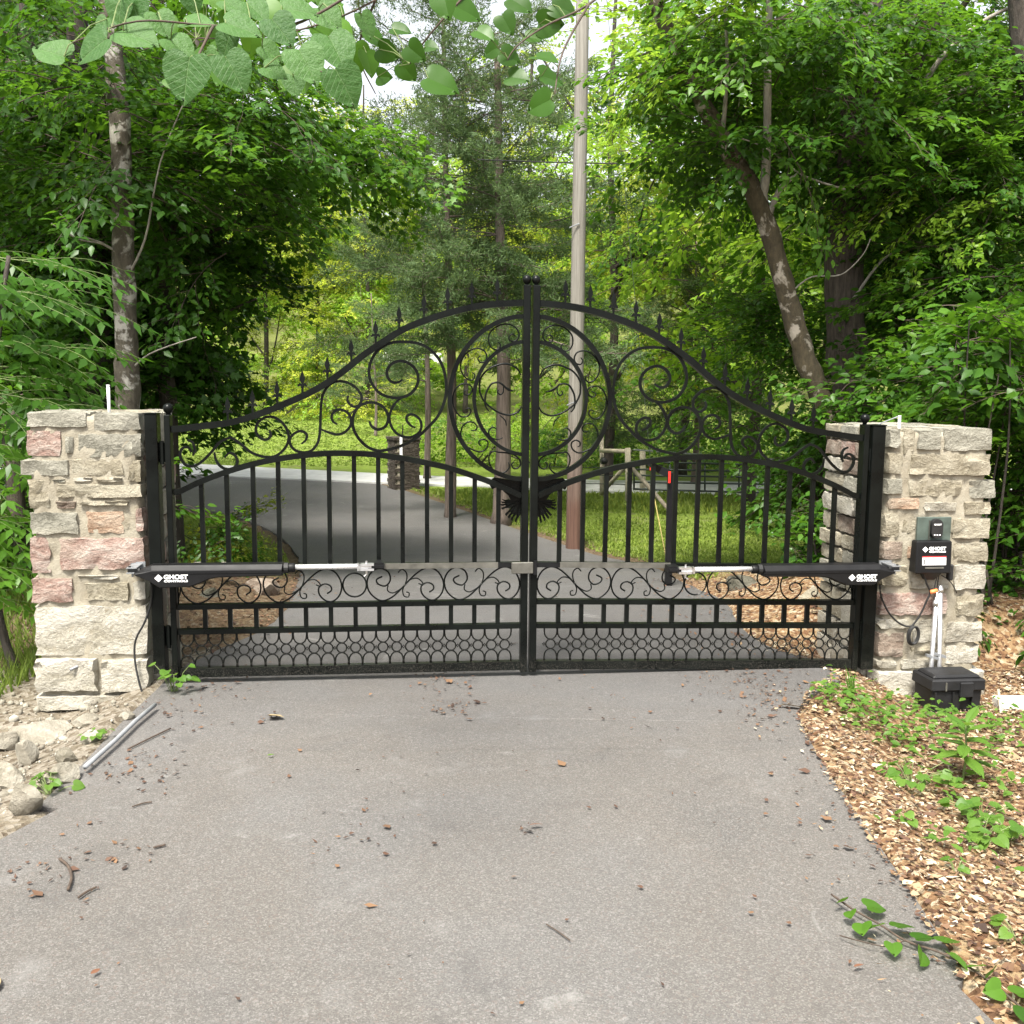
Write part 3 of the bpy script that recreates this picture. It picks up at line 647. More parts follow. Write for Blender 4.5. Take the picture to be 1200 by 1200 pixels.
    for k in range(3):
        a = R(165+k*22); ox, oy = Bp(600, 567); mb = MB(); L = .085
        mb.prism([(ox, oy-.006), (ox+.5*L*math.cos(a), oy+.5*L*math.sin(a)+.01), (ox+L*math.cos(a), oy+L*math.sin(a)), (ox+.5*L*math.cos(a), oy+.5*L*math.sin(a)-.01)], -.024, -.013, MP)
        P(mb, 'feather')
    # hinges
    for y in (530, 745):
        v = T(196, y)[1]; mb = MB(); ubox(UH-.035, UH-.003, v-.05, v+.05, -.012, .012, MP, mb)
        mb.lathe([(.012, -.06), (.012, .06)], MP(UH-.02, v, .02), 8); P(mb, 'hinge')
    return root
GL = leaf_of_gate(-1); GR = leaf_of_gate(1)
# grey latch cover on the meeting stiles
lt = thing('gate_latch', W0(*T(611, 672, .045), .045), 'flat grey latch plate strapped across the two meeting stiles at mid height', 'latch')
u0, v0 = T(599.5, 672.5, .05); u1, v1 = T(625, 659, .05)
part(ubox(u0, u1, v0, v1, .034, .052, W0), 'plate', M['greybar'], lt, bevel=.003)
u0, v0 = T(625.5, 674, .05); u1, v1 = T(629.5, 657.5, .05)
part(ubox(u0, u1, v0, v1, .033, .045, W0), 'strap', M['black_plastic'], lt)

# ------------------------------------------------------------------ gate posts
def gpost(xa, xb, ya, yb, nm, wd=.08):
    ua_, va_ = T(xa, ya, .05); ub_ = T(xb, ya, .05)[0]; vb_ = T(xb, yb, .05)[1]
    if ua_ > ub_: ua_, ub_ = ub_, ua_
    root = thing('gate_post', W0((ua_+ub_)/2, min(va_, vb_), .01), 'square black steel hinge post fixed against the %s stone pillar' % nm, 'post', 'gate hinge posts')
    lo, hi = min(va_, vb_), max(va_, vb_)
    part(ubox(ua_, ub_, lo, hi-.006, -.04, .05, W0), 'shaft', M['steel'], root, bevel=.003)
    part(ubox(ua_-.003, ub_+.003, hi-.006, hi, -.043, .053, W0), 'cap', M['steel'], root)
    return ua_, ub_
gpost(168.5, 183, 484, 790, 'left'); gpost(1039, 1024, 498, 784.5, 'right')

# ------------------------------------------------------------------ stone pillars
def stone_mesh(lo, hi, seed, n=(7, 5, 3), ir=.012, round_=.02):
    """a rough block between lo and hi, as (verts, faces) of an irregular subdivided box"""
    rg = np.random.default_rng(seed); L = np.array(hi)-np.array(lo); c = (np.array(hi)+np.array(lo))/2
    vs = {}; V = []; Fc = []
    def vid(i, j, k):
        if (i, j, k) in vs: return vs[(i, j, k)]
        t = np.array([i/n[0], j/n[1], k/n[2]])*2-1
        p = t*L/2; rr = min(round_, L.min()*.35)
        q = np.clip(p, -(L/2-rr), L/2-rr); dlt = p-q; nl = np.linalg.norm(dlt)
        if nl > 0: p = q+dlt/nl*min(nl, rr)
        p = p+rg.normal(0, ir, 3)*np.array([.8, .55, 1.0])*np.minimum(1, L/.1)
        vs[(i, j, k)] = len(V); V.append(c+p); return vs[(i, j, k)]
    for i in range(n[0]):
        for j in range(n[1]):
            Fc.append((vid(i, j, 0), vid(i, j+1, 0), vid(i+1, j+1, 0), vid(i+1, j, 0))); Fc.append((vid(i, j, n[2]), vid(i+1, j, n[2]), vid(i+1, j+1, n[2]), vid(i, j+1, n[2])))
    for i in range(n[0]):
        for k in range(n[2]):
            Fc.append((vid(i, 0, k), vid(i+1, 0, k), vid(i+1, 0, k+1), vid(i, 0, k+1))); Fc.append((vid(i, n[1], k), vid(i, n[1], k+1), vid(i+1, n[1], k+1), vid(i+1, n[1], k)))
    for j in range(n[1]):
        for k in range(n[2]):
            Fc.append((vid(0, j, k), vid(0, j, k+1), vid(0, j+1, k+1), vid(0, j+1, k))); Fc.append((vid(n[0], j, k), vid(n[0], j+1, k), vid(n[0], j+1, k+1), vid(n[0], j, k+1)))
    return V, Fc
SEED = [100]
def add_stone(root, lo, hi, mat, MP=W0, ir=None, name='stone'):
    """lo/hi in (u,v,w)"""
    L = np.array(hi)-np.array(lo); SEED[0] += 1
    n = tuple(int(max(2, min(10, round(l/.04)))) for l in L)
    V, Fc = stone_mesh(lo, hi, SEED[0], n, ir if ir is not None else .0062, .0085)
    mb = MB(); mb.add([MP(*p) for p in V], Fc); o = part(mb, name, M[mat], root, smooth=True); o.data.set_sharp_from_angle(angle=R(26)); return o
ZP = lambda r_: (r_[0]/3, 450+r_[1]/3, r_[2]/3, 450+r_[3]/3)
ZQ = lambda r_: (960+r_[0]/2.927, 450+r_[1]/2.927, 960+r_[2]/2.927, 450+r_[3]/2.927)
LS = [((90, 97, 310, 155), 'grey'), ((325, 100, 512, 168), 'grey'), ((90, 160, 218, 258), 'pink'), ((225, 180, 262, 250), 'grey'), ((272, 172, 512, 260), 'grey'), ((64, 264, 242, 325), 'grey'), ((246, 260, 438, 324), 'tan'),
      ((446, 264, 515, 345), 'tan'), ((96, 333, 180, 442), 'tan'), ((184, 330, 232, 350), 'grey'), ((195, 350, 520, 402), 'tan'), ((335, 324, 432, 348), 'tan'), ((252, 324, 325, 346), 'white'), ((193, 409, 272, 442), 'brown'),
      ((282, 406, 455, 430), 'tan'), ((104, 448, 278, 530), 'grey'), ((303, 446, 438, 528), 'orange'), ((470, 436, 524, 522), 'pink'), ((105, 538, 180, 670), 'pink'), ((206, 538, 525, 655), 'pink'), ((110, 680, 258, 770), 'pink'),
      ((270, 668, 420, 690), 'white'), ((300, 694, 455, 765), 'tan'), ((468, 690, 530, 760), 'white'), ((118, 778, 535, 956), 'cream'), ((125, 962, 345, 1078), 'cream'), ((355, 964, 565, 1078), 'cream'), ((130, 1086, 572, 1140), 'cream')]
RS_ = [((222, 152, 280, 222), 'grey'), ((335, 155, 420, 228), 'grey'), ((288, 152, 330, 245), 'tan'), ((426, 150, 595, 232), 'grey'), ((222, 232, 288, 312), 'tan'), ((310, 238, 590, 314), 'tan'), ((222, 322, 292, 380), 'grey'),
       ((303, 322, 490, 388), 'tan'), ((512, 328, 610, 394), 'grey'), ((236, 388, 345, 434), 'orange'), ((358, 403, 475, 440), 'white'), ((497, 402, 590, 450), 'tan'), ((285, 458, 335, 515), 'tan'), ((455, 458, 583, 532), 'tan'), ((345, 460, 445, 530), 'tan'),
       ((222, 442, 275, 530), 'tan'), ((206, 538, 287, 605), 'brown'), ((300, 555, 330, 602), 'orange'), ((340, 540, 450, 606), 'tan'), ((458, 540, 583, 612), 'tan'), ((460, 618, 573, 706), 'white'), ((310, 618, 450, 706), 'white'), ((212, 620, 303, 696), 'tan'), ((205, 714, 438, 795), 'pink'), ((466, 720, 567, 800), 'tan'),
       ((198, 805, 305, 842), 'white'), ((315, 806, 425, 888), 'white'), ((432, 812, 560, 886), 'white'), ((193, 852, 292, 940), 'brown'), ((310, 896, 420, 930), 'tan'), ((430, 893, 552, 962), 'cream'), ((186, 946, 268, 978), 'white'), ((280, 940, 420, 978), 'white'), ((150, 982, 372, 1110), 'cream'), ((378, 980, 560, 1120), 'cream')]
def pillar(nm, rects, conv, uin, uout, vtop, vbot, depth, wf, label, botw=0):
    cu = (uin+uout)/2; root = thing('stone_pillar', W0(cu, vbot, wf-depth/2), label, 'pillar', 'stone gate pillars')
    a, b = min(uin, uout), max(uin, uout); sgn = 1 if uout > uin else -1
    # mortar core, faces gently uneven, a bigger foot
    V, Fc = stone_mesh((a+.02, vbot-.25, wf-depth+.02), (b-.02, vtop-.02, wf-.008), 5 if nm == 'left' else 6, (22, 48, 18), .0045, .03)
    mb = MB(); mb.add([W0(*p) for p in V], Fc); part(mb, 'mortar_core', M['mortar'], root, smooth=True)
    for r_, mt in rects:
        x0, y0, x1, y1 = conv(r_); c = [T(x0, y0, wf), T(x1, y0, wf), T(x0, y1, wf), T(x1, y1, wf)]
        ul, ur = (c[0][0]+c[2][0])/2, (c[1][0]+c[3][0])/2; vt, vb = (c[0][1]+c[1][1])/2, (c[2][1]+c[3][1])/2
        ul, ur = min(ul, ur), max(ul, ur)
        corner = (ur > b-.1) if sgn > 0 else (ul < a+.1)
        dp = random.uniform(.18, .3) if corner else .10
        pr = random.uniform(.0, .012)
        if vb < vbot+.12: pr += botw
        if vt > vtop-.03: dp = max(dp, random.uniform(.2, .3))
        g_ = .0045
        if sgn < 0: ur = min(ur, b-.002)
        else: ul = max(ul, a+.002)
        add_stone(root, (ul+g_, vb+g_, wf-dp), (ur-g_, vt-g_, wf+pr), 's_'+mt)
    # side faces, back and top in coursed rubble
    pal = ['s_grey', 's_tan', 's_tan', 's_grey', 's_brown', 's_pink', 's_white', 's_grey']
    def courses(lo, hi, fn, w0):
        v = vbot-.1
        while v < vtop-.05:
            h = random.uniform(.09, .2); h = min(h, vtop-.004-v)
            if vtop-(v+h) < .06: h = vtop-.004-v
            p = lo
            while p < hi-.03:
                l = random.uniform(.12, .34); l = min(l, hi-p)
                if hi-(p+l) < .07: l = hi-p
                fn(p+.008, p+l-.008, v+.007, v+h-.007, random.choice(pal) if v > vbot+.3 else 's_cream'); p += l
            v += h
    back = wf-depth
    courses(back+.03, wf-.11, lambda p, q, v, w, m: add_stone(root, ((uin-.03 if sgn < 0 else uin-.022-random.uniform(0, .02)), v, p), ((uin+.022+random.uniform(0, .02) if sgn < 0 else uin+.03), w, q), m), 0)
    courses(back+.03, wf-.31, lambda p, q, v, w, m: add_stone(root, (min(uout, uout+sgn*.02)-.04*(sgn > 0), v, p), (max(uout, uout+sgn*.02)+.04*(sgn < 0), w, q), m), 0)
    courses(a+.01, b-.01, lambda p, q, v, w, m: add_stone(root, (p, v, back-random.uniform(0, .015)), (q, w, back+.025), m), 0)
    y = wf-.31
    while y > back+.05:
        d2 = min(random.uniform(.16, .3), y-back); p = a
        while p < b-.02:
            l = min(random.uniform(.18, .36), b-p); 
            if b-(p+l) < .1: l = b-p
            add_stone(root, (p+.006, vtop-.06, y-d2+.006), (p+l-.006, vtop-.005+random.uniform(-.006, .004), y-.006), random.choice(['s_grey', 's_grey', 's_tan'])); p += l
        y -= d2
    return root
wfp = .0
uLi = T(170.5, 640, wfp)[0]; uLo = T(34, 640, wfp)[0]; uRi = T(1034, 640, wfp)[0]; uRo = T(1156, 640, wfp)[0]
PL = pillar('left', LS, ZP, uLi, uLo, T(100, 482.5, wfp)[1], T(110, 826, wfp)[1], .66, wfp, 'left stone gate pillar of pink, grey and cream blocks, left of the black gate', .03)
PR = pillar('right', RS_, ZQ, uRi, uRo, T(1100, 501, wfp)[1], T(1080, 815, wfp)[1], .80, wfp, 'right stone gate pillar of tan and brown blocks, carrying the black control box', .02)

# ------------------------------------------------------------------ lettering
def text_mesh(body, h, sx=1.0, off=0.0, ext=.0008):
    c = bpy.data.curves.new('lettering', 'FONT'); c.body = body; c.size = h/.72; c.offset = off; c.extrude = ext; c.align_x = 'LEFT'
    o = bpy.data.objects.new('lettering_tmp', c); COL.objects.link(o); dg = bpy.context.evaluated_depsgraph_get(); dg.update()
    me = bpy.data.meshes.new_from_object(o.evaluated_get(dg)); bpy.data.objects.remove(o); bpy.data.curves.remove(c)
    P = np.array([v.co[:] for v in me.vertices]); fs = [tuple(p.vertices) for p in me.polygons]; bpy.data.meshes.remove(me)
    P[:, 0] *= sx; return P, fs
def logo(parent_part, u, v, w, width, MP=W0, mirror=False):
    """diamond mark with the two words beside it; u,v = lower left of the block"""
    s = width/.16
    mb = MB(); c = (u+.018*s, v+.021*s); r_ = .019*s
    mb.prism([(c[0]-r_*1.05, c[1]), (c[0], c[1]-r_), (c[0]+r_*1.05, c[1]), (c[0], c[1]+r_)], w, w+.0012, MP)
    mb2 = MB()
    part(mb, 'logo_mark', M['white_print'], parent_part)
    P, fs = text_mesh('GHOST', .021*s, 1.0, .0012*s); k = .117*s/max(P[:, 0].max(), 1e-6); mb = MB()
    mb.add([MP(u+.043*s+p[0]*k, v+.0165*s+p[1], w+.0009+p[2]) for p in P], fs); part(mb, 'lettering', M['white_print'], parent_part)
    P, fs = text_mesh('CONTROLS', .0105*s, 1.0, .0005*s); k = .115*s/max(P[:, 0].max(), 1e-6); mb = MB()
    mb.add([MP(u+.044*s+p[0]*k, v+.0005*s+p[1], w+.0009+p[2]) for p in P], fs); part(mb, 'lettering', M['white_print'], parent_part)

# ------------------------------------------------------------------ gate opener arms
def arm(side):
    w = .12
    if side < 0: ut, ue = T(150, 669, w)[0], T(449, 664, w)[0]; v0 = T(300, 666.5, w)[1]
    else: ut, ue = T(1053, 669, w)[0], T(785, 667, w)[0]; v0 = T(880, 668, w)[1]
    k = (ue-ut)/299.0; S = abs(k); nm = 'left' if side < 0 else 'right'
    MP = lambda x, y, q: W0(ut+k*x, v0+S*y, w+q)        # x pixels along from the tip, y pixels up
    root = thing('gate_opener', MP(120, -18, 0), 'black gate opener arm with silver piston reaching from the %s pillar to its gate leaf' % nm, 'gate opener', 'pair of gate opener arms')
    z = lambda p: ((p[0]-55)/5.714, (150-p[1])/5.714+0.5)
    full = [z(p) for p in [(100, 165), (160, 140), (215, 116), (1085, 116), (1085, 198), (660, 205), (600, 215), (540, 243), (470, 268), (265, 272), (195, 225), (100, 180)]]
    inner = [z(p) for p in [(112, 168), (170, 160), (225, 148), (1080, 150), (1080, 190), (655, 197), (595, 207), (535, 235), (466, 260), (270, 264), (203, 219), (112, 178)]]
    h = .045; n = len(full); mb = MB()
    vs = [MP(*p, -h) for p in full]+[MP(*p, h*.45) for p in full]+[MP(*p, h) for p in inner]
    fs = [tuple(range(n))[::-1], tuple(range(2*n, 3*n))]+[(r_*n+i, r_*n+(i+1) % n, (r_+1)*n+(i+1) % n, (r_+1)*n+i) for r_ in range(2) for i in range(n)]
    mb.add(vs, fs); body = part(mb, 'housing', M['black_plastic'], root, bevel=.0025)
    # moulded rib lines on the face
    mb = MB(); mb.box((30, -3.0, h), (182, -2.3, h+.003), lambda x, y, q: MP(x, y, q)); part(mb, 'moulded_rib', M['black_plastic'], root)
    lw = 38*S
    if side < 0: us, vs_ = T(181.5, 682.5, w+h)
    else: us, vs_ = T(994.5, 681.5, w+h)
    logo(body, us, vs_, w+h+.0004, lw if side < 0 else lw*.98)
    mb = MB(); mb.tube([MP(x, -.6+1.2, 0) for x in (181, 186)], S*6.6, 14); part(mb, 'end_cap', M['rubber'], root)
    mb = MB(); mb.tube([MP(x, .9, 0) for x in (186, 187, 193, 194)], [S*5, S*5.6, S*5.6, S*5], 14); part(mb, 'collar', M['black_plastic'], root, smooth=True)
    mb = MB(); mb.tube([MP(x, 1.4, 0) for x in (194, 285)], S*3.3, 14); part(mb, 'piston_rod', M['rod'], root, smooth=True)
    mb = MB(); mb.box((270, 2.6, -.018), (288, 5.0, .018), MP); mb.box((270, -3.5, -.018), (288, -1.0, .018), MP); mb.box((268, -3.5, -.018), (272, 5, .018), MP); part(mb, 'clevis', M['zinc'], root)
    mb = MB(); mb.tube([MP(279, 8, 0), MP(279, -9, 0)], S*1.3, 8); mb.tube([MP(279, -8, 0), MP(276, -10.5, .01)], S*.7, 6); part(mb, 'hitch_pin', M['zinc'], root)
    mb = MB(); mb.box((281, -.6, -.012), (300, 2.6, .012), MP); mb.box((286, -3, -.105), (300, 5, -.012), MP); part(mb, 'gate_bracket', M['black_plastic'], root)
    mb = MB(); mb.tube([MP(0, 0, 0), MP(14, 0, 0)], S*2.6, 8); mb.tube([MP(2, 5, 0), MP(2, -4, 0)], S*1.6, 8); part(mb, 'end_eye', M['rubber'], root)
    mb = MB(); mb.box((-3, -6, -w+.002), (14, 5.5, -w+.012), MP); mb.box((-1, -3.4, -w+.012), (11, -2.2, .02), MP); mb.box((-1, 2.4, -w+.012), (11, 3.6, .02), MP)
    mb.tube([MP(5, 5, .0), MP(5, -8, 0)], S*1.2, 8); part(mb, 'pillar_bracket', M['galv'], root)
    return root
arm(-1); arm(1)

# ------------------------------------------------------------------ control box, keypad, conduits, cables on the right pillar
def pl(px, py, w=.03): u, v = T(px, py, w); return u, v
cb = thing('control_box', W0(*pl(1096, 674), .05), 'black opener control box with a red and white sticker, mounted on the right pillar', 'control box')
u0, v1 = pl(1076.5, 635, .10); u1, v0 = pl(1115.5, 672, .10); mb = MB()
um, vm = (u0+u1)/2, (v0+v1)/2; hw = (u1-u0)/2
V8 = [W0(u0, v1, .02), W0(u1, v1, .02), W0(u1-.006, v0, .02), W0(u0-.008, v0, .02), W0(u0, v1, .085), W0(u1, v1, .085), W0(u1-.004, v0, .10), W0(u0-.006, v0, .10)]
mb.add(V8, [(3, 2, 1, 0), (4, 5, 6, 7), (0, 1, 5, 4), (1, 2, 6, 5), (2, 3, 7, 6), (3, 0, 4, 7)]); case = part(mb, 'case', M['black_plastic'], cb, bevel=.006)
mb = MB(); ua_, va_ = pl(1083, 674, .1); ub_, vb_ = pl(1106, 670, .1)
mb.add([W0(ua_, vb_, .03), W0(ub_, vb_, .03), W0(ub_-.03, va_-.035, .03), W0(ua_+.03, va_-.035, .03), W0(ua_, vb_, .098), W0(ub_, vb_, .098), W0(ub_-.03, va_-.035, .06), W0(ua_+.03, va_-.035, .06)], [(3, 2, 1, 0), (4, 5, 6, 7), (0, 1, 5, 4), (1, 2, 6, 5), (2, 3, 7, 6), (3, 0, 4, 7)]); part(mb, 'cable_gland', M['rubber'], cb)
CBM = lambda u, v, w: W0(u, v, w+.087+.013*(v1-v)/(v1-v0))
us, vs_ = pl(1082, 648, .1); logo(case, us, vs_, .0015, (pl(1109.5, 648, .1)[0]-us)*.99, CBM)
a, b = pl(1081, 662.5, .1); c, d = pl(1109.5, 652, .1); part(ubox(a, c, b, d, .0, .0018, CBM), 'sticker', M['white_print'], case)
a2, b2 = pl(1081, 653.6, .1); part(ubox(a, c, b2, d+.0005, .0, .0026, CBM), 'sticker_band', M['red_print'], case)
a3, b3 = pl(1084, 661.5, .1); c3, d3 = pl(1083, 655.5, .1); part(ubox(a3-.008, a3-.001, b3, d3, .0, .0026, CBM), 'sticker_figure', M['black_plastic'], case)
a, b = pl(1084, 666.5, .1); c, d = pl(1106, 664.5, .1); part(ubox(a, c, b, d, .0, .004, CBM), 'latch_lip', M['greybar'], case)
a, b = pl(1072.5, 672, .06); c, d = pl(1077, 638, .06); part(ubox(a, c, b, d, .012, .05, W0), 'side_bracket', M['zinc'], cb)
a, b = pl(1113, 681, .08); c, d = pl(1119.5, 662, .08); part(ubox(a, c, b, d, .03, .075, W0), 'antenna_block', M['rubber'], cb, bevel=.008)
kp = thing('keypad', W0(*pl(1095, 634), .03), 'oval black keypad with white marks on a green grey plate above the control box', 'keypad')
a, b = pl(1074.5, 634.5, .035); c, d = pl(1115.5, 606, .035); part(ubox(a, c, b, d, .014, .034, W0), 'backplate', M['green_plate'], kp, bevel=.002)
a, b = pl(1089, 634, .05); c, d = pl(1090.5, 610, .05); part(ubox(a, c, b, d, .034, .05, W0), 'trim', M['greybar'], kp)
mb = MB(); cu, cv = pl(1097.5, 619.5, .05); rw = (pl(1104.5, 620, .05)[0]-pl(1091, 620, .05)[0])/2; rh = (pl(1097, 608, .05)[1]-pl(1097, 631, .05)[1])/2
pts = [(cu+rw*math.cos(a), cv+(rh-rw)*(1 if math.sin(a) >= 0 else -1)+rw*math.sin(a)) for a in np.linspace(0, 2*math.pi, 28, endpoint=False)]
mb.prism(pts, .034, .062, W0, .008); kb = part(mb, 'keypad_body', M['rubber'], kp)
P, fs = text_mesh('GHOST', .009, 1.3, .0004); k = rw*1.3/P[:, 0].max(); mb = MB(); mb.add([W0(cu-rw*.65+p[0]*k, cv+rh*.36+p[1], .0625+p[2]) for p in P], fs); part(mb, 'lettering', M['white_print'], kb)
for i in (-1, 0, 1):
    mb = MB(); mb.lathe([(.004, -.003), (.005, 0), (.004, .003)], W0(cu+i*rw*.45, cv-rh*.62, .0625), 6); part(mb, 'button_mark', M['white_print'], kb)
for i, (x0_, y0_, x1_, y1_, lab) in enumerate([(1097.5, 694, 1090.5, 792, 'grey metal conduit pipe nearer the gate, running down under the control box'), (1102, 686, 1100.5, 792, 'grey metal conduit pipe farther from the gate, running down under the control box')]):
    A = W0(*pl(x0_, y0_, .045), .045); B = W0(*pl(x1_, y1_, .05), .05); B2 = B+np.array([0, 0, -.12])
    cdt = thing('conduit_pipe', B2, lab, 'pipe', 'conduit pipes on the right pillar')
    mb = MB(); mb.tube([A, B, B2], .0125, 12); part(mb, 'pipe', M['zinc'], cdt, smooth=True)
    mb = MB(); q = A+(B-A)*(.1 if i == 0 else .03); q2 = A+(B-A)*(.16 if i == 0 else .07); mb.tube([q, q2], .0165, 12); part(mb, 'coupling', M['zinc'], cdt, smooth=True)
    mb = MB(); q = A+(B-A)*.76; mb.box((-.035, -.012, -.012), (.035, .012, .004), lambda x, y, z: q+x*GD-y*GN*-1+np.array([0, 0, z+x*-.3])); part(mb, 'clip', M['galv'], cdt)
def cable(name, pts, rad, mat, label, cat, w=.05, ext=None, k=8):
    P3 = [W0(*pl(p[0], p[1], p[2] if len(p) > 2 else w), p[2] if len(p) > 2 else w) for p in pts]
    P3 = smooth_curve(P3, k); mb = MB(); mb.tube(P3, rad, 8); o = mb.build(name, M[mat], None, P3[-1], True); return tag(o, label, cat)
ck = thing('cable', W0(*pl(1070, 755), .05), 'black cable drooping from the right opener arm to a coiled loop below the control box', 'cable')
P3 = [W0(*pl(x, y, w), w) for x, y, w in [(1031, 686, .08), (1033, 700, .06), (1041, 717, .045), (1052, 729, .045), (1063, 734, .045), (1070, 732, .045), (1079, 719, .05), (1086, 704, .055), (1090, 694, .06), (1086, 684, .07), (1083, 674, .07)]]
mb = MB(); mb.tube(smooth_curve(P3, 8), .0055, 8); part(mb, 'run', M['rubber'], ck, smooth=True)
for dx, dr in ((0, 0), (.8, .35), (-.5, .8)):
    mb = MB(); c = [W0(*pl(1070.3+dx+(5.2+dr)*math.cos(a)+1.2*math.sin(a), 744+dr-(9.8+dr)*math.sin(a), .05), .05+.006*dx) for a in np.linspace(0, 2*math.pi, 24, endpoint=False)]
    mb.tube(c, .006, 8, closed=True); part(mb, 'coil', M['rubber'], ck, smooth=True)
mb = MB(); mb.tube([W0(*pl(1090, 694, .065), .065), W0(*pl(1098, 692, .065), .065)], .012, 10); part(mb, 'wire_connector', M['orange'], ck, smooth=True)
for pts in ([(1098, 676, .06), (1096, 684, .06), (1094, 692, .06)], [(1103, 674, .05), (1112, 680, .05), (1118, 688, .04), (1121, 695, .03)], [(1100, 674, .06), (1099, 683, .05), (1098, 696, .045)]):
    mb = MB(); mb.tube(smooth_curve([W0(*pl(x, y, w), w) for x, y, w in pts], 6), .0028, 6); part(mb, 'loose_wire', M['rubber'], ck)
cable('cable', [(177, 684, .10), (177, 705, .06), (170, 728, .055), (159, 750, .055), (158, 772, .06), (162, 795, .08), (168, 815, .10), (176, 828, .12)], .0055, 'rubber', 'black cable hanging down the cream stones of the left pillar from its opener arm', 'cable')
o_ = cable('conduit_stub', [(82, 785, .05), (104, 775, .0)], .008, 'galv', 'short bent grey pipe poking out of the left pillar near its foot', 'pipe')
# rods on the pillar tops
for x, y0_, y1_, lab in ((128, 451, 484, 'thin white rod standing up from the top of the left stone pillar'), (1053.5, 487, 502, 'short white rod standing on top of the right stone pillar')):
    uu, vv = T(x, y1_, -.12); u2, v2 = T(x, y0_, -.12); mb = MB(); mb.tube([W0(uu, vv-.04, -.12), W0(uu, v2-.006, -.12)], .008, 10); mb.tube([W0(uu, v2-.006, -.12), W0(uu, v2, -.12)], .0095, 10); tag(mb.build('marker_rod', M['white_print'], None, W0(uu, vv-.04, -.12), True), lab, 'rod')
P3 = smooth_curve([W0(*T(x, y, -.05), -.05) for x, y in [(1026, 499), (1035, 495), (1045, 491), (1053, 488)]], 5); mb = MB(); mb.tube(P3, .0035, 6); tag(mb.build('wire', M['galv'], None, P3[0]), 'thin grey wire reaching from the right gate post to the short white rod', 'wire')
# battery box
bb = thing('battery_box', gx(1118, 836), 'black plastic battery box with a lid standing at the foot of the right pillar', 'battery box')
yb = bb.location.y; bx0 = at(1083, 800, yb)[0]; bx1 = at(1150, 800, yb)[0]; zt = at(1118, 789, yb+.05)[2]; zb = at(1118, 836, yb)[2]-.02; hb = zt-zb
BM = lambda x, y, z: np.array([bb.location.x+x*math.cos(.12)-y*math.sin(.12), bb.location.y+.1+x*math.sin(.12)+y*math.cos(.12), zb+z])
hw_ = (bx1-bx0)/2
def tap(lo, hi, t0, t1):
    mb = MB(); vs = []
    for z, t in ((lo[2], t0), (hi[2], t1)):
        for x, y in ((lo[0], lo[1]), (hi[0], lo[1]), (hi[0], hi[1]), (lo[0], hi[1])): vs.append(BM(x*t, y*t, z))
    mb.add(vs, [(3, 2, 1, 0), (4, 5, 6, 7), (0, 1, 5, 4), (1, 2, 6, 5), (2, 3, 7, 6), (3, 0, 4, 7)]); return mb
part(tap((-hw_*.93, -.1, 0), (hw_*.93, .1, hb*.66), .95, 1.0), 'tub', M['battery_plastic'], bb, bevel=.008)
part(tap((-hw_, -.115, hb*.64), (hw_, .115, hb*.92), 1, .985), 'lid', M['battery_plastic'], bb, bevel=.008)
part(tap((-hw_*.9, -.09, hb*.92), (hw_*.9, .09, hb), 1, .9), 'lid_crown', M['battery_plastic'], bb, bevel=.006)
for i in (-.86, -.2, .5): part(tap((hw_*(i-.015), -.118, .02), (hw_*(i+.015), -.1, hb*.62), 1, 1), 'moulded_rib', M['battery_plastic'], bb)
part(tap((hw_*.02, -.128, hb*.5), (hw_*.5, -.1, hb*.86), 1, 1), 'latch', M['battery_plastic'], bb, bevel=.005)
part(tap((-hw_*.52, -.12, hb*.66), (-hw_*.47, -.112, hb*.86), 1, 1), 'strap_slot', M['greybar'], bb)

# ------------------------------------------------------------------ leaf sprays
def leaf_template(kind):
    """(verts, tris); leaf lies along +X, length 1, normal +Z"""
    if kind == 'ovate':
        V = np.array([(0, 0, 0), (.30, .26, .05), (.30, -.26, .05), (.66, .20, .03), (.66, -.20, .03), (1, 0, -.10), (.45, 0, 0)])
        F = np.array([(0, 6, 1), (1, 6, 3), (3, 6, 5), (0, 2, 6), (2, 4, 6), (4, 5, 6)])
    elif kind == 'maple':
        V = np.array([(0, 0, 0), (.12, .34, .03), (.42, .22, .02), (.60, .46, -.02), (.66, .16, .0), (1, 0, -.12), (.66, -.16, .0), (.60, -.46, -.02), (.42, -.22, .02), (.12, -.34, .03), (.4, 0, 0)])
        F = np.array([(10, i, i+1) if i < 9 else (10, 9, 0) for i in range(10)])[:, [0, 2, 1]]
    elif kind == 'lance':
        V = np.array([(0, 0, 0), (.35, .2, .03), (.35, -.2, .03), (1, 0, -.08), (.5, 0, 0)])
        F = np.array([(0, 4, 1), (1, 4, 3), (0, 2, 4), (2, 3, 4)])
    else:   # diamond
        V = np.array([(0, 0, 0), (.45, .28, .05), (1, 0, -.06), (.45, -.28, .05)])
        F = np.array([(0, 2, 1), (0, 3, 2)])
    return V, F
def place_leaves(P, D, Nn, S, kind, rg):
    """P origins, D directions, Nn normals, S sizes"""
    V, F = leaf_template(kind); D = D/np.linalg.norm(D, axis=1, keepdims=True)
    Y = np.cross(Nn, D); Y /= np.linalg.norm(Y, axis=1, keepdims=True)+1e-9; Z = np.cross(D, Y)
    Vw = P[:, None]+S[:, None, None]*(V[None, :, 0:1]*D[:, None]+V[None, :, 1:2]*Y[:, None]+V[None, :, 2:3]*Z[:, None])
    n, k = len(P), len(V); Fw = (F[None]+(np.arange(n)*k)[:, None, None]).reshape(-1, 3)
    rnd = np.repeat(rg.random(n), k); return Vw.reshape(-1, 3), Fw, rnd
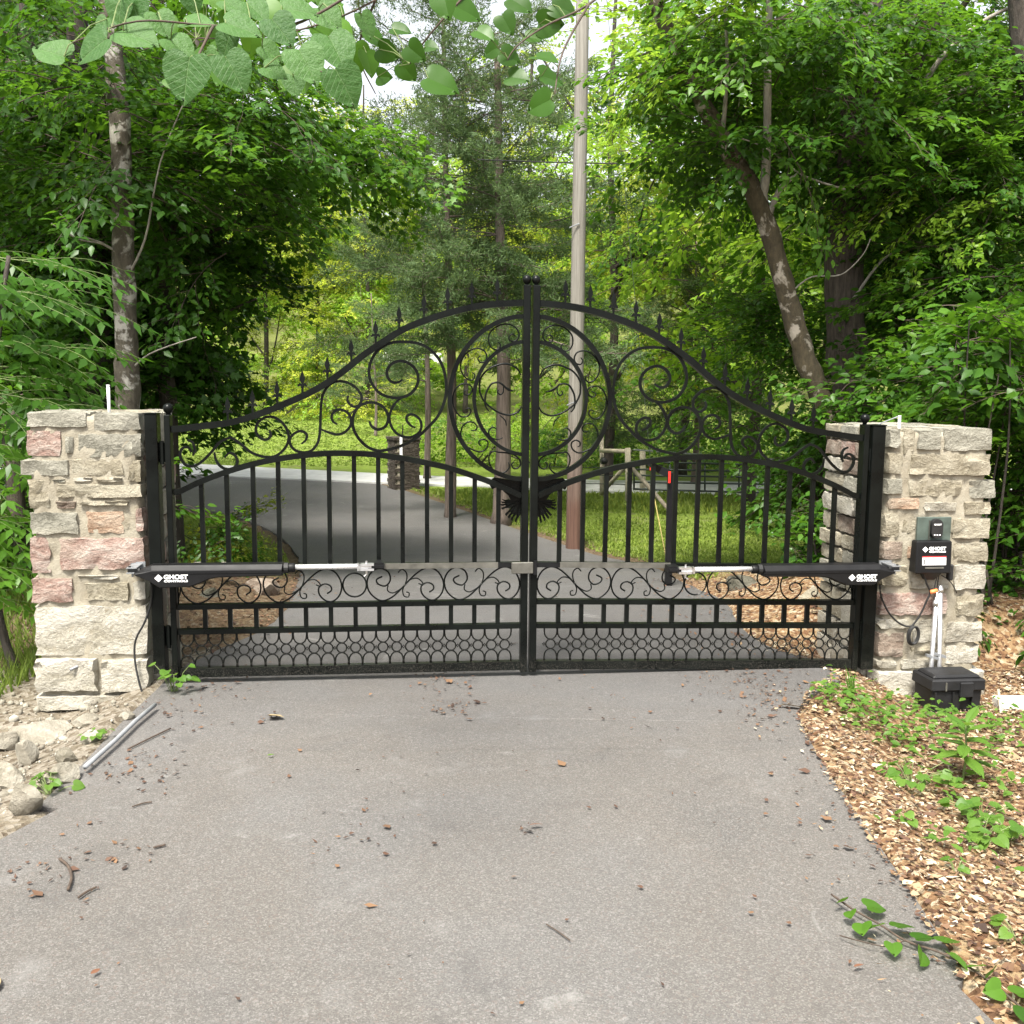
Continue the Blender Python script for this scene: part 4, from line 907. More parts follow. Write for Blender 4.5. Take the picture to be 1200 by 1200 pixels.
def tubes_arr(chains, sides=4):
    mb = MB()
    for pts, rad in chains: mb.tube(pts, rad, sides, cap=False)
    V = np.array(mb.v); F = np.array(mb.f); F = np.concatenate([F[:, [0, 1, 2]], F[:, [0, 2, 3]]]); return V, F
def mesh_two(name, V1, F1, rnd, V2, F2, mats):
    V = np.concatenate([V1, V2]); F = np.concatenate([F1, F2+len(V1)]); r_ = np.concatenate([rnd, np.zeros(len(V2))])
    me = fastmesh(name, V, F, mats, {'rnd': r_}); mi = np.zeros(len(F), np.int32); mi[len(F1):] = 1; me.polygons.foreach_set('material_index', mi); return me
def spray(kind, L, nl, ls, seed, flat=.35, droop=.25, tw=.006):
    rg = np.random.default_rng(seed); chains = []; P = []; D = []
    ax = [np.array([t*L, 0.06*L*math.sin(3*t+seed), -droop*L*t*t+.08*L*math.sin(2.2*t)]) for t in np.linspace(0, 1, 8)]
    chains.append((ax, list(np.linspace(tw, tw*.3, 8))))
    ns = 9
    for i in range(ns):
        t = .12+.85*i/(ns-1); b = np.array([np.interp(t*L, [a[0] for a in ax], [a[k] for a in ax]) for k in range(3)])
        sd_ = 1 if i % 2 else -1; an = sd_*rg.uniform(.6, 1.15)*(1-.5*t); l = L*(.62-.42*t)*rg.uniform(.75, 1.2)
        d = np.array([math.cos(an), math.sin(an), rg.uniform(-flat, flat*.8)])
        pts = [b+d*l*s+np.array([0, 0, -droop*.6*l*s*s])+rg.normal(0, .015*L, 3)*s for s in np.linspace(0, 1, 5)]
        chains.append((pts, list(np.linspace(tw*.5, tw*.15, 5))))
        m = max(3, int(nl/ns*l/(L*.41)))
        for j in range(m):
            s = rg.uniform(.12, 1.02); q = [np.interp(s, np.linspace(0, 1, 5), [p[k] for p in pts]) for k in range(3)]
            P.append(np.array(q)+rg.normal(0, ls*.45, 3)*np.array([1, 1, .8])); a = an+rg.choice([-1, 1])*rg.uniform(.3, 1.3); D.append((math.cos(a), math.sin(a), rg.uniform(-.7, .15)))
    P = np.array(P); D = np.array(D); n = len(P); Nn = np.stack([rg.normal(0, .38, n), rg.normal(0, .38, n), np.ones(n)], 1)
    S = ls*rg.uniform(.6, 1.2, n); V1, F1, r_ = place_leaves(P, D, Nn, S, kind, rg)
    V2, F2 = tubes_arr(chains, 3 if ls > .09 else 4); return V1, F1, r_, V2, F2
def frond_spray(seed, nf=8, L=.6, nlf=7, ls=.135):
    rg = np.random.default_rng(seed); chains = []; P = []; D = []; NN = []
    main = [np.array([t*.8, 0, -.12*t*t]) for t in np.linspace(0, 1, 6)]; chains.append((main, list(np.linspace(.008, .003, 6))))
    for f in range(nf):
        t = .1+.9*f/(nf-1); b = np.array([t*.8, 0, -.12*t*t]); a0 = (1 if f % 2 else -1)*rg.uniform(.5, 1.2)*(1.05-t*.8); d = np.array([math.cos(a0), math.sin(a0), rg.uniform(-.1, .35)])
        l = L*rg.uniform(.75, 1.15); pts = [b+d*l*s+np.array([0, 0, -.4*l*s*s]) for s in np.linspace(0, 1, 6)]; chains.append((pts, list(np.linspace(.003, .0012, 6))))
        side = np.array([-math.sin(a0), math.cos(a0), 0])
        for j in range(nlf):
            s = .2+.8*j/(nlf-1); q = np.array([np.interp(s, np.linspace(0, 1, 6), [p[k] for p in pts]) for k in range(3)])
            for sg in (-1, 1):
                P.append(q); dd = d*.45+side*sg*.75+np.array([0, 0, -.6+rg.uniform(-.2, .2)]); D.append(dd); NN.append(np.array([.5, 0, .8])+rg.normal(0, .35, 3))
        P.append(pts[-1]); D.append(d+np.array([0, 0, -.5])); NN.append((0, 0, 1))
    P, D, NN = np.array(P), np.array(D), np.array(NN); n = len(P); V1, F1, r_ = place_leaves(P, D, NN, ls*rg.uniform(.8, 1.15, n), 'lance', rg)
    r_ = np.clip(r_*.5+.25, 0, 1); V2, F2 = tubes_arr(chains, 4); return V1, F1, r_, V2, F2
def cedar_spray(seed, L=1.3, nl=1000):
    rg = np.random.default_rng(seed); chains = []; P = []; D = []
    ax = [np.array([t*L, .05*L*math.sin(4*t+seed), -.10*L*t+.16*L*t*t]) for t in np.linspace(0, 1, 7)]; chains.append((ax, list(np.linspace(.011, .003, 7))))
    for i in range(16):
        t = .15+.85*i/15; b = np.array([np.interp(t*L, [a[0] for a in ax], [a[k] for a in ax]) for k in range(3)])
        an = (1 if i % 2 else -1)*rg.uniform(.4, 1.0); l = L*(.42-.25*t)*rg.uniform(.7, 1.2); d = np.array([math.cos(an), math.sin(an), rg.uniform(-.45, .5)])
        chains.append(([b, b+d*l*.5, b+d*l], [.004, .003, .0015])); m = int(nl/16)
        s = rg.uniform(.15, 1.05, m); base = b[None]+d[None]*l*s[:, None]+rg.normal(0, .035, (m, 3)); P.append(base)
        D.append(d[None]*.8+rg.normal(0, .75, (m, 3)))
    P = np.concatenate(P); D = np.concatenate(D); n = len(P); Nn = rg.normal(0, 1, (n, 3)); S = rg.uniform(.045, .10, n)
    V = np.array([(0, 0, 0), (.4, .10, 0), (1, 0, 0), (.4, -.10, 0)])
    D /= np.linalg.norm(D, axis=1, keepdims=True); Y = np.cross(Nn, D); Y /= np.linalg.norm(Y, axis=1, keepdims=True)
    Vw = (P[:, None]+S[:, None, None]*(V[None, :, 0:1]*D[:, None]+V[None, :, 1:2]*Y[:, None])).reshape(-1, 3)
    F = (np.array([(0, 1, 2), (0, 2, 3)])[None]+(np.arange(n)*4)[:, None, None]).reshape(-1, 3); V2, F2 = tubes_arr(chains, 3); return Vw, F, np.repeat(rg.random(n), 4), V2, F2
GEO = {}; MESH = {}
def sprays(kind):
    if kind not in GEO:
        if kind == 'near': GEO[kind] = [spray('ovate', 1.15, 210, .088, 11+i) for i in range(4)]
        elif kind == 'maple': GEO[kind] = [spray('maple', 1.3, 170, .10, 31+i, .25, .35) for i in range(4)]
        elif kind == 'mid': GEO[kind] = [spray('ovate', 1.9, 300, .12, 51+i, .4, .3, .012) for i in range(4)]
        elif kind == 'big': GEO[kind] = [spray('ovate', .9, 60, .15, 81+i, .4, .3) for i in range(3)]
        elif kind == 'far': GEO[kind] = [spray('diamond', 3.4, 700, .20, 71+i, .5, .3, .02) for i in range(4)]
        elif kind == 'frond': GEO[kind] = [frond_spray(91+i) for i in range(3)]
        elif kind == 'cedar': GEO[kind] = [cedar_spray(95+i) for i in range(3)]
    return GEO[kind]
def spray_mesh(kind, i, mat, wood='twig'):
    G_ = sprays(kind); i = i % len(G_); key = (kind, i, mat, wood)
    if key not in MESH: MESH[key] = mesh_two('leafy_branch', *G_[i], [M[mat], M[wood]])
    return MESH[key]
class Tree:
    def __init__(s, name, base, label, cat='tree', group=None):
        s.root = thing(name, base, label, cat, group); s.b = np.array(base, float); s.n = 0; s.rg = np.random.default_rng(hash(label) % 9999 if False else int(abs(base[0])*977+abs(base[1])*131) % 99991)
    def trunk(s, pts, r0, r1, mat='bark_dark', name='trunk', n=12, wob=.02):
        P = smooth_curve([np.array(p, float) for p in pts], 5); k = len(P); rad = [r0+(r1-r0)*(i/(k-1))**.8 for i in range(k)]
        rad = [r_*(1+s.rg.uniform(-.06, .06)) for r_ in rad]
        if name == 'trunk': rad[0] *= 1.25
        P = [p+s.rg.normal(0, wob*r0*2, 3) for p in P]
        mb = MB(); mb.tube(P, rad, n); return part(mb, name, M[mat], s.root, smooth=True)
    def put(s, kind, P, az, pitch=0., sc=1., mat='leaf_mid', roll=0., wood='twig'):
        if s.n >= 290: return
        me = spray_mesh(kind, int(s.rg.integers(0, 9)), mat, wood); s.n += 1
        share(me, 'leafy_branch', s.root, np.array(P)-s.b, (roll, -pitch, az), sc)
    def blob(s, c, r, n, kind, mats, sc=(.8, 1.2), centre=None, droop=.1):
        """leafy branches through an ellipsoid, pointing outward from the axis"""
        c = np.array(c, float); r = np.array(r if hasattr(r, '__len__') else (r, r, r), float); ctr = np.array(centre if centre is not None else c)
        for _ in range(n):
            d = s.rg.normal(0, 1, 3); d /= np.linalg.norm(d); q = c+d*r*s.rg.random()**.45; o = q-ctr; az = math.atan2(o[1], o[0])+s.rg.normal(0, .6)
            s.put(kind, q-np.array([math.cos(az), math.sin(az), 0])*.4, az, s.rg.normal(-droop, .3), s.rg.uniform(*sc), mats[int(s.rg.integers(0, len(mats)))], s.rg.normal(0, .3))
    def limbs(s, c, r, n, r0, mat, z0, z1, foot=None):
        f = np.array(foot if foot is not None else s.b, float)
        for _ in range(n):
            z = s.rg.uniform(z0, z1); a = s.rg.uniform(0, 6.28); st = np.array([f[0], f[1], z]); k = s.rg.uniform(.5, .95)
            e = np.array([c[0]+r[0]*math.cos(a)*k, c[1]+r[1]*math.sin(a)*k, min(z+s.rg.uniform(.4, .9)*r[2], c[2]+r[2]*.8)])
            s.trunk([st, st+(e-st)*.4+np.array([0, 0, -.05*r[2]]), st+(e-st)*.75+np.array([0, 0, .02*r[2]]), e], r0*s.rg.uniform(.7, 1.1), r0*.2, mat, 'limb', 6, .05)
def gtree(name, x, y, h, cr, z0, kind, mats, n, label, tr=.12, bark='bark_dark', sc=(.8, 1.2), lean=0, cat='tree', group=None, nl=6):
    b = np.array([x, y, hz(x, y)-.1]); t = Tree(name, b, label, cat, group)
    top = b+np.array([lean, 0, h]); t.trunk([b, b+(top-b)*.35+np.array([.1*tr*8, 0, 0]), b+(top-b)*.7-np.array([.06*tr*8, 0, 0]), top], tr, tr*.25, bark)
    c = b+np.array([lean*.6, 0, (z0+h)/2]); r_ = (cr, cr, (h-z0)/2); t.limbs(c, r_, nl, tr*.45, bark, b[2]+max(z0*.8, .5), b[2]+h*.75)
    t.blob(c, r_, n, kind, mats, sc); return t
D_, MI, BR, YE = 'leaf_dark', 'leaf_mid', 'leaf_bright', 'leaf_yellow'

# ---- near left: mottled trunk behind the left pillar, dark trunks, maples
def A(px, py, y): return at(px, py, y)
t = Tree('tree', np.array([*A(150, 500, 8.2)[:2], hz(*A(150, 500, 8.2)[:2])-.1]), 'slender tree with mottled pale bark rising just behind the left pillar')
t.trunk([t.b, A(150, 480, 8.2), A(148, 400, 8.2), A(144, 300, 8.2), A(143, 200, 8.2), A(137, 100, 8.3), A(128, 20, 8.4), A(118, -120, 8.6)], .105, .065, 'bark_mottled', n=16)
for p in ([(146, 330), (170, 280), (188, 190), (220, 110)], [(148, 440), (175, 415), (230, 395)], [(144, 300), (120, 286), (92, 280), (60, 262)], [(143, 300), (120, 285), (95, 275), (70, 250)]):
    t.trunk([A(x, y, 8.2-.1*i) for i, (x, y) in enumerate(p)], .012, .004, 'bark_pale', 'limb', 6)
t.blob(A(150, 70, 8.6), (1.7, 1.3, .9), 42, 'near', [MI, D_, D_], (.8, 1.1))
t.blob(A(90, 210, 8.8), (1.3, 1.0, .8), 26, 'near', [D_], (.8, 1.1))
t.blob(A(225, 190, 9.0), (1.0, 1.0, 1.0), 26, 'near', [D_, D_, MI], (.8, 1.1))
t = Tree('maple_tree', np.array([*A(200, 480, 10.2)[:2], hz(*A(200, 480, 10.2)[:2])-.1]), 'dark leafy maple filling the gap between the left pillar and the sunlit clearing')
t.trunk([t.b, A(197, 480, 10.2), A(192, 400, 10.2), A(194, 300, 10.2), A(210, 200, 10.2), A(226, 110, 10.3), A(238, 0, 10.5)], .10, .05, 'bark_dark')
for p in ([(196, 420), (240, 380), (300, 350)], [(194, 300), (250, 270), (330, 250)], [(205, 230), (150, 180), (100, 150)]):
    t.trunk([A(x, y, 10.2-.2*i) for i, (x, y) in enumerate(p)], .03, .008, 'bark_dark', 'limb', 6)
t.blob(A(185, 330, 10.6), (.7, 1.1, 1.2), 48, 'maple', [D_], (.8, 1.1))
t.blob(A(185, 405, 11.4), (.7, 1.0, .6), 34, 'maple', [D_], (.8, 1.1))
t.blob(A(245, 222, 10.5), (.8, 1.0, .6), 30, 'maple', [D_, MI], (.8, 1.1))
t.blob(A(350, 130, 10.5), (.9, 1.0, .45), 22, 'maple', [D_, MI, MI], (.8, 1.1))
t.blob(A(430, 175, 10.3), (.45, .8, .3), 10, 'maple', [MI, BR], (.7, .9))
t = Tree('tree', np.array([*A(110, 480, 9.8)[:2], hz(*A(110, 480, 9.8)[:2])-.1]), 'thick dark trunked tree left of the mottled trunk behind the left pillar')
t.trunk([t.b, A(118, 480, 9.8), A(112, 350, 9.8), A(108, 200, 9.8), A(92, 60, 9.8), A(85, -100, 9.8)], .13, .09, 'bark_dark')
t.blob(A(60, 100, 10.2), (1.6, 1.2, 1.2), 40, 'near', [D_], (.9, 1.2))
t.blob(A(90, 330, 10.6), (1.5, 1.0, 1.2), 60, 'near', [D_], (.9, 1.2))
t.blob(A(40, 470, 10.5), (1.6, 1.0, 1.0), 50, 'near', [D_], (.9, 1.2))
t = Tree('tree', np.array([*A(25, 480, 10.5)[:2], hz(*A(25, 480, 10.5)[:2])-.1]), 'dark trunked tree at the far left edge of the wood')
t.trunk([t.b, A(25, 400, 10.5), A(30, 200, 10.5), A(31, 60, 10.5), A(29, -100, 10.5)], .11, .08, 'bark_dark')
t.blob(A(-90, 150, 10.5), (1.5, 1.3, 1.8), 50, 'near', [D_, MI], (.9, 1.2))
t = Tree('walnut_sapling', np.array([*A(20, 700, 5.9)[:2], hz(*A(20, 700, 5.9)[:2])-.1]), 'young tree with long feathery compound leaves beside the left pillar', 'sapling')
t.trunk([t.b, A(-5, 700, 6.0), A(-10, 500, 6.0), A(0, 380, 6.1), A(10, 300, 6.2)], .03, .012, 'bark_dark')
for px, py, yy, az, sc_ in [(10, 340, 6.2, .2, .9), (40, 400, 6.1, .1, .9), (0, 400, 5.9, 0, 1), (30, 460, 6.0, -.1, 1), (0, 470, 5.8, .2, 1), (70, 430, 6.2, -.2, .8), (-10, 540, 5.8, .1, .9), (-5, 600, 5.7, .1, .75), (-15, 650, 5.6, 0, .7), (-20, 590, 5.9, -.4, .8), (-30, 500, 5.7, .3, .9),
                                 (-25, 690, 5.8, .2, .7), (20, 300, 6.4, .4, .9), (60, 330, 6.6, -.3, .9), (-20, 340, 6.0, -.1, 1), (-10, 440, 6.4, .5, 1), (30, 520, 6.6, -.2, .8)]:
    t.put('frond', A(px-75, py, yy), az-.25, .05, sc_*.85, D_ if py < 520 else MI, RNG.normal(0, .25), 'stem')
t = Tree('tree', np.array([*A(34, 760, 7.2)[:2], hz(*A(34, 760, 7.2)[:2])-.1]), 'short grey trunk low beside the left pillar edge')
t.trunk([t.b, A(33, 760, 7.2), A(28, 700, 7.2), A(20, 600, 7.2), A(12, 480, 7.2)], .075, .06, 'bark_furrow')
t.blob(A(-20, 560, 7.6), (.9, .7, .9), 30, 'near', [D_, MI], (.8, 1.1)); t.blob(A(20, 650, 8.4), (.8, .6, .8), 26, 'near', [D_], (.8, 1.1))

# ---- near right: leaning mottled tree, furrowed trunk, vines, shrubs
t = Tree('tree', np.array([*A(985, 560, 8.6)[:2], hz(*A(985, 560, 8.6)[:2])-.1]), 'leaning tree with mossy mottled bark behind the right side of the gate')
t.trunk([t.b, A(992, 560, 8.6), A(975, 495, 8.6), A(944, 420, 8.6), A(918, 330, 8.6), A(893, 245, 8.6), A(850, 170, 8.6), A(812, 95, 8.7), A(780, 30, 8.8), A(740, -70, 9.0)], .108, .058, 'bark_moss', n=16)
for p, r0 in (([(846, 160), (850, 120), (852, 60), (848, -10)], .022), ([(893, 240), (898, 190), (900, 90), (902, -20)], .045), ([(900, 255), (915, 220), (935, 205)], .03), ([(990, 222), (940, 205), (900, 175), (862, 160)], .010),
              ([(925, 345), (950, 325), (985, 322), (1010, 300), (1020, 280)], .008)):
    t.trunk([A(x, y, 8.6-.1*i) for i, (x, y) in enumerate(p)], r0, r0*.5, 'bark_pale', 'limb', 8)
t.blob(A(850, 60, 8.9), (.9, 1.0, .8), 32, 'near', [MI, MI, BR], (.7, 1.0)); t.blob(A(880, 130, 8.9), (1.0, .9, .8), 30, 'near', [MI, D_], (.7, 1.0)); t.blob(A(1000, 380, 10.4), (1.0, .6, 1.0), 30, 'near', [MI, D_], (.7, 1.0)); t.blob(A(870, 420, 10.6), (.5, .5, .9), 14, 'near', [MI], (.7, 1.0))
t.blob(A(960, 60, 8.4), (1.0, .9, .6), 26, 'near', [MI, D_], (.7, 1.0))
t = Tree('tree', np.array([*A(1010, 560, 9.4)[:2], hz(*A(1010, 560, 9.4)[:2])-.1]), 'thick straight tree with deeply furrowed dark bark behind the right pillar')
t.trunk([t.b, A(1003, 500, 9.4), A(992, 400, 9.4), A(990, 300, 9.4), A(1004, 180, 9.4), A(1012, 60, 9.4), A(1016, -100, 9.4)], .19, .15, 'bark_furrow', n=18)
for p, r0 in (([(1030, 230), (1055, 150), (1075, 80), (1100, 20), (1110, -40)], .05), ([(1075, 110), (1110, 60), (1160, 20), (1210, 0)], .028), ([(1085, 118), (1130, 105), (1180, 95), (1230, 85)], .024), ([(1052, 130), (1040, 70), (1025, 10)], .012), ([(1000, 350), (1040, 300), (1090, 288)], .014)):
    t.trunk([A(x, y, 9.2-.1*i) for i, (x, y) in enumerate(p)], r0, r0*.45, 'bark_pale' if r0 < .04 else 'bark_dark', 'limb', 8)
t.blob(A(1050, 100, 9.6), (1.6, 1.0, 1.2), 56, 'near', [MI, D_], (.8, 1.1)); t.blob(A(1100, 240, 10.0), (1.4, 1.0, 1.0), 50, 'near', [MI, D_], (.8, 1.1)); t.blob(A(1075, 250, 8.8), (.6, .4, .9), 18, 'near', [MI, BR, D_], (.6, .8))
t = Tree('tree', np.array([*A(1190, 480, 8.8)[:2], hz(*A(1190, 480, 8.8)[:2])-.1]), 'dark trunk cut by the top right corner of the view')
t.trunk([t.b, A(1235, 400, 8.8), A(1215, 150, 8.8), A(1198, 40, 8.8), A(1190, -60, 8.8)], .10, .09, 'bark_dark')
t.blob(A(1180, 180, 9.4), (1.0, 1.0, 1.6), 50, 'near', [MI, D_], (.8, 1.1))
def shrub(name, c, r, n, kind, mats, label, sc=(.8, 1.1), stems=6, cat='shrub', wood='twig', r0=.012):
    c = np.array(c, float); b = np.array([c[0], c[1], hz(c[0], c[1])-.05]); t = Tree(name, b, label, cat)
    for i in range(stems):
        e = c+t.rg.normal(0, .45, 3)*np.array(r); t.trunk([b+t.rg.normal(0, .1, 3)*np.array([1, 1, 0]), b+(e-b)*.5+t.rg.normal(0, .06, 3), e], r0, r0*.35, 'bark_dark', 'stem', 5)
    t.blob(c, r, n, kind, mats, sc, centre=b); return t
shrub('shrub', A(1190, 400, 8.6), (.85, .7, 1.0), 60, 'near', [MI, D_, MI], 'tall leafy shrub rising behind the right pillar')
shrub('shrub', A(1200, 560, 7.6), (.55, .6, .9), 46, 'near', [D_, D_, MI], 'dark shrub pressed against the outer edge of the right pillar')
shrub('shrub', A(1195, 730, 7.4), (.6, .6, .6), 46, 'near', [D_], 'low dark shrub behind the black battery box')
shrub('shrub', A(1165, 410, 6.9), (.45, .4, .5), 18, 'big', [MI, D_], 'broad leaved bush with large pale leaves at the right edge', (.7, .9))
shrub('shrub', A(1110, 455, 8.2), (.42, .4, .35), 18, 'near', [MI, D_], 'leafy bush just above the top of the right pillar')
shrub('shrub', A(968, 615, 8.0), (.3, .35, .36), 22, 'big', [D_, MI], 'dark broad leaved bush beside the driveway seen through the right gate leaf', (.45, .65))
shrub('shrub', A(965, 540, 9.5), (.35, .45, .45), 18, 'near', [D_, MI], 'small leafy bush behind the upper scrolls at the right of the gate', (.7, 1))
shrub('shrub', A(255, 625, 10.6), (.6, .4, .22), 16, 'near', [BR, MI, YE], 'low bright weedy bush at the inside bend of the driveway', (.45, .7))
shrub('shrub', A(235, 690, 8.0), (.35, .4, .16), 14, 'near', [D_], 'low dark weeds at the driveway edge behind the left gate leaf', (.5, .7))

# ---- middle distance: cedars, maples, backdrop
def cedar(px, y, h, tr, n, label, rr=1.5, zlow=.22, top=None):
    b = gp(px, 560); b = np.array([A(px, 500, y)[0], y, 0]); b[2] = hz(b[0], y)-.1; t = Tree('cedar_tree', b, label)
    t.trunk([b, b+np.array([.03, 0, h*.3]), b+np.array([-.05, 0, h*.65]), b+np.array([-.1, 0, h])], tr, tr*.25, 'bark_cedar')
    for i in range(n):
        z = h*(zlow+(1-zlow)*((i+t.rg.random())/n)); f = 1-(z/h-zlow)/(1-zlow); R_ = rr*(.42+.58*f**.7)*t.rg.uniform(.6, 1.1); az = t.rg.uniform(0, 6.28)
        p0 = b+np.array([0, 0, z]); d = np.array([math.cos(az), math.sin(az), .12])
        if R_ > .7 and t.rg.random() < .5: t.trunk([p0, p0+d*R_*.8], .016, .006, 'bark_cedar', 'limb', 5)
        for k in np.arange(.1, R_, .55): t.put('cedar', p0+d*k, az+t.rg.normal(0, .5), .1+t.rg.normal(0, .25), t.rg.uniform(.7, 1.1), 'leaf_cedar', t.rg.normal(0, .6), 'bark_cedar')
    return t
cedar(527, 15.6, 7.6, .10, 46, 'grey green cedar with a slim trunk left of the gate centre', 1.45, .36)
cedar(588, 15.0, 6.8, .15, 36, 'grey green cedar with a rough trunk seen through the ring of the gate', 1.5, .34)
cedar(500, 21.5, 6.6, .08, 14, 'feathery grey cedar farther back beside the sunlit trees', 1.6, .28)
cedar(815, 21.0, 5.0, .08, 36, 'small grey cedar behind the right gate leaf', 1.3, .2)
cedar(440, 33, 4.6, .06, 12, 'small cedar standing in front of the bright clearing trees', 1.1, .2)
mids = [  # px, y, height, crown radius, crown base, kind, mats, n, label
 (712, 20.5, 9.6, 2.3, 1.6, 'mid', [BR, YE, BR], 66, 'bright green tree just behind the utility pole'),
 (800, 23, 9.6, 3.0, 2.2, 'mid', [BR, BR, YE], 88, 'bright green tree behind the right gate leaf and farm gate'),
 (880, 17.5, 9, 2.2, 2.4, 'mid', [BR, MI], 66, 'green tree between the farm gate and the leaning trunk'),
 (960, 14.5, 11, 2.2, 2.0, 'mid', [MI, BR], 62, 'green tree behind the leaning mottled trunk'),
 (1080, 14, 11, 2.4, .8, 'mid', [MI, BR], 78, 'green tree behind the right pillar, in front of the far wood'),
 (1200, 13, 11, 2.4, .6, 'mid', [MI], 78, 'dark green tree beyond the shrubs at the right edge'),
 (620, 29, 11.5, 2.8, 1.6, 'mid', [BR, YE], 90, 'bright tree behind the two cedars'),
 (545, 43, 14, 3.4, 2.4, 'mid', [YE, BR], 90, 'green tree behind the brick column across the far road'),
 (430, 42, 13, 3.0, .8, 'mid', [YE, BR, YE], 120, 'sunlit yellow green tree at the back of the open lawn'),
 (372, 45, 13.5, 3.6, .6, 'mid', [YE, YE, BR], 140, 'yellow green tree left of the centre of the sunlit clearing'),
 (312, 42, 13, 3.0, 1.0, 'mid', [BR, YE], 110, 'tall bright tree at the left end of the open lawn'),
 (95, 19, 12, 2.8, 1.2, 'mid', [D_, MI], 100, 'dark tree deep behind the left pillar'),
 (20, 15, 12, 2.8, .8, 'mid', [D_, MI], 100, 'dark tree deep in the wood at the left edge'),
 (-110, 12.5, 11, 2.6, .6, 'mid', [D_], 90, 'dark tree outside the left edge of the wood'),
 (190, 18, 12, 1.3, 3.6, 'mid', [D_, MI], 34, 'dark tree whose crown closes the gap above the left gate leaf'),
]
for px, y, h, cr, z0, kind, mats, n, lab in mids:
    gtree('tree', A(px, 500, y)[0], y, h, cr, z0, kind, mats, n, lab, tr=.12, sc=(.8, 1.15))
for px, py, y, r_, n, mats, lab in [(400, 488, 38.5, (2.6, 1.2, 1.2), 24, [YE, BR], 'sunlit yellow green bush at the back of the open lawn'), (330, 484, 41, (2.6, 1.2, 1.5), 24, [YE, BR], 'bright bush behind the lawn above the left gate leaf'), (560, 510, 26, (1.6, 1, .9), 20, [BR, MI], 'green bush across the far road behind the ring of the gate'),
                                    (650, 520, 25, (2.0, 1, 1.0), 24, [MI, BR], 'green bush behind the utility pole across the far road'), (800, 520, 25, (3, 1, 1.0), 34, [MI, D_], 'dark green bush behind the metal farm gate'), (930, 520, 22, (2.0, 1, 1.0), 26, [MI, D_], 'green bush at the right end of the metal farm gate'), (480, 494, 46, (3, 1, 1.2), 24, [MI, BR], 'hedge like bush beyond the lawn behind the brick column')]:
    c = A(px, py, y); b = hz(c[0], c[1]); c[2] = max(b+r_[2]*.6, c[2]); shrub('shrub', c, r_, n, 'mid', mats, lab, (.6, .9), 3, r0=.03)
# far wood: one leafy mass on the slope beyond the lawn
def far_wood():
    rg = np.random.default_rng(3); G_ = sprays('far'); Vs = []; Fs = []; Rn = []; off = 0; Vt = []; Ft = []
    for i in range(430):
        y = rg.uniform(44, 88); x = rg.uniform(-1, 1)*(y*.62+4); gz = 20*float(sstep(42, 130, y))+6*float(sstep(10, 60, abs(x+2)))-.5; z = gz+rg.uniform(.3, 9.5 if y > 50 else 8)
        V1, F1, r_, V2, F2 = G_[i % 4]; a = rg.uniform(0, 6.28); s = rg.uniform(.9, 1.5); c, sn = math.cos(a), math.sin(a)
        Rm = np.array([[c, -sn, 0], [sn, c, 0], [0, 0, 1]]); Q = (V1*s)@Rm.T; Q[:, 2] += rg.normal(0, .2)*np.hypot(Q[:, 0], Q[:, 1]); Vs.append(Q+np.array([x, y, z])); Fs.append(F1+off); off += len(V1)
        patch = float(vnoise(np.array([x]), np.array([z*2+y]), .12, 5)[0]); Rn.append(np.clip(r_*.6+.25+patch*.7, 0, 1))
    me = fastmesh('far_wood', np.concatenate(Vs), np.concatenate(Fs), [M['leaf_bright']], {'rnd': np.concatenate(Rn)}); o = bpy.data.objects.new('far_wood', me); COL.objects.link(o); tag(o, 'far leafy woodland closing the view beyond the lawn', 'woodland', None, 'stuff')
far_wood()

# ------------------------------------------------------------------ utility pole, wires, far fence, farm gate, brick column
def ground_at(px, py): return gx(px, py)
pb = at(672, 642, 12.75); pb[2] = hz(pb[0], pb[1]); ptop = at(683.5, -40, 12.75); ptop = pb+(ptop-pb)*1.35
up_ = thing('utility_pole', pb-np.array([0, 0, .2]), 'tall weathered timber utility pole with a reddish base standing beyond the gate', 'utility pole')
mb = MB(); mb.tube([pb-np.array([0, 0, .2])]+[pb+(ptop-pb)*t for t in (.001, .1, .3, .6, 1)], [.098, .098, .095, .088, .08, .07], 20); part(mb, 'pole', M['pole'], up_, smooth=True)
for x_, y_ in ((679, 262), (676, 470)):
    q = at(x_, y_, 12.65); mb = MB(); mb.tube([q, q+np.array([-.12, -.01, -.05])], .008, 6); part(mb, 'bolt', M['galv'], up_)
wq = [at(560, 187, 13.5), at(683, 191, 12.7), at(860, 193, 12.4), at(1100, 192, 12.0), at(1400, 180, 11.5)]; mb = MB(); mb.tube(smooth_curve(wq, 5), .008, 6)
tag(mb.build('overhead_wire', M['rubber'], None, wq[1]), 'thin dark wire strung across the trees from the utility pole', 'wire')
gq = [at(766, 579, 12.4), at(783, 640, 11.6)]; gq[1][2] = hz(gq[1][0], gq[1][1])-.05; mb = MB(); mb.tube([gq[1], gq[0]], .007, 8); gt = thing('guy_guard', gq[1], 'thin yellow guard sleeve on a guy wire slanting down beside the black stake', 'guy wire'); part(mb, 'sleeve', M['yellow'], gt, smooth=True)
mb = MB(); mb.tube([gq[0], gq[0]+(ptop-np.array([0, 0, .5])-gq[0])*1.0], .003, 5); part(mb, 'wire', M['dark_pipe'], gt)
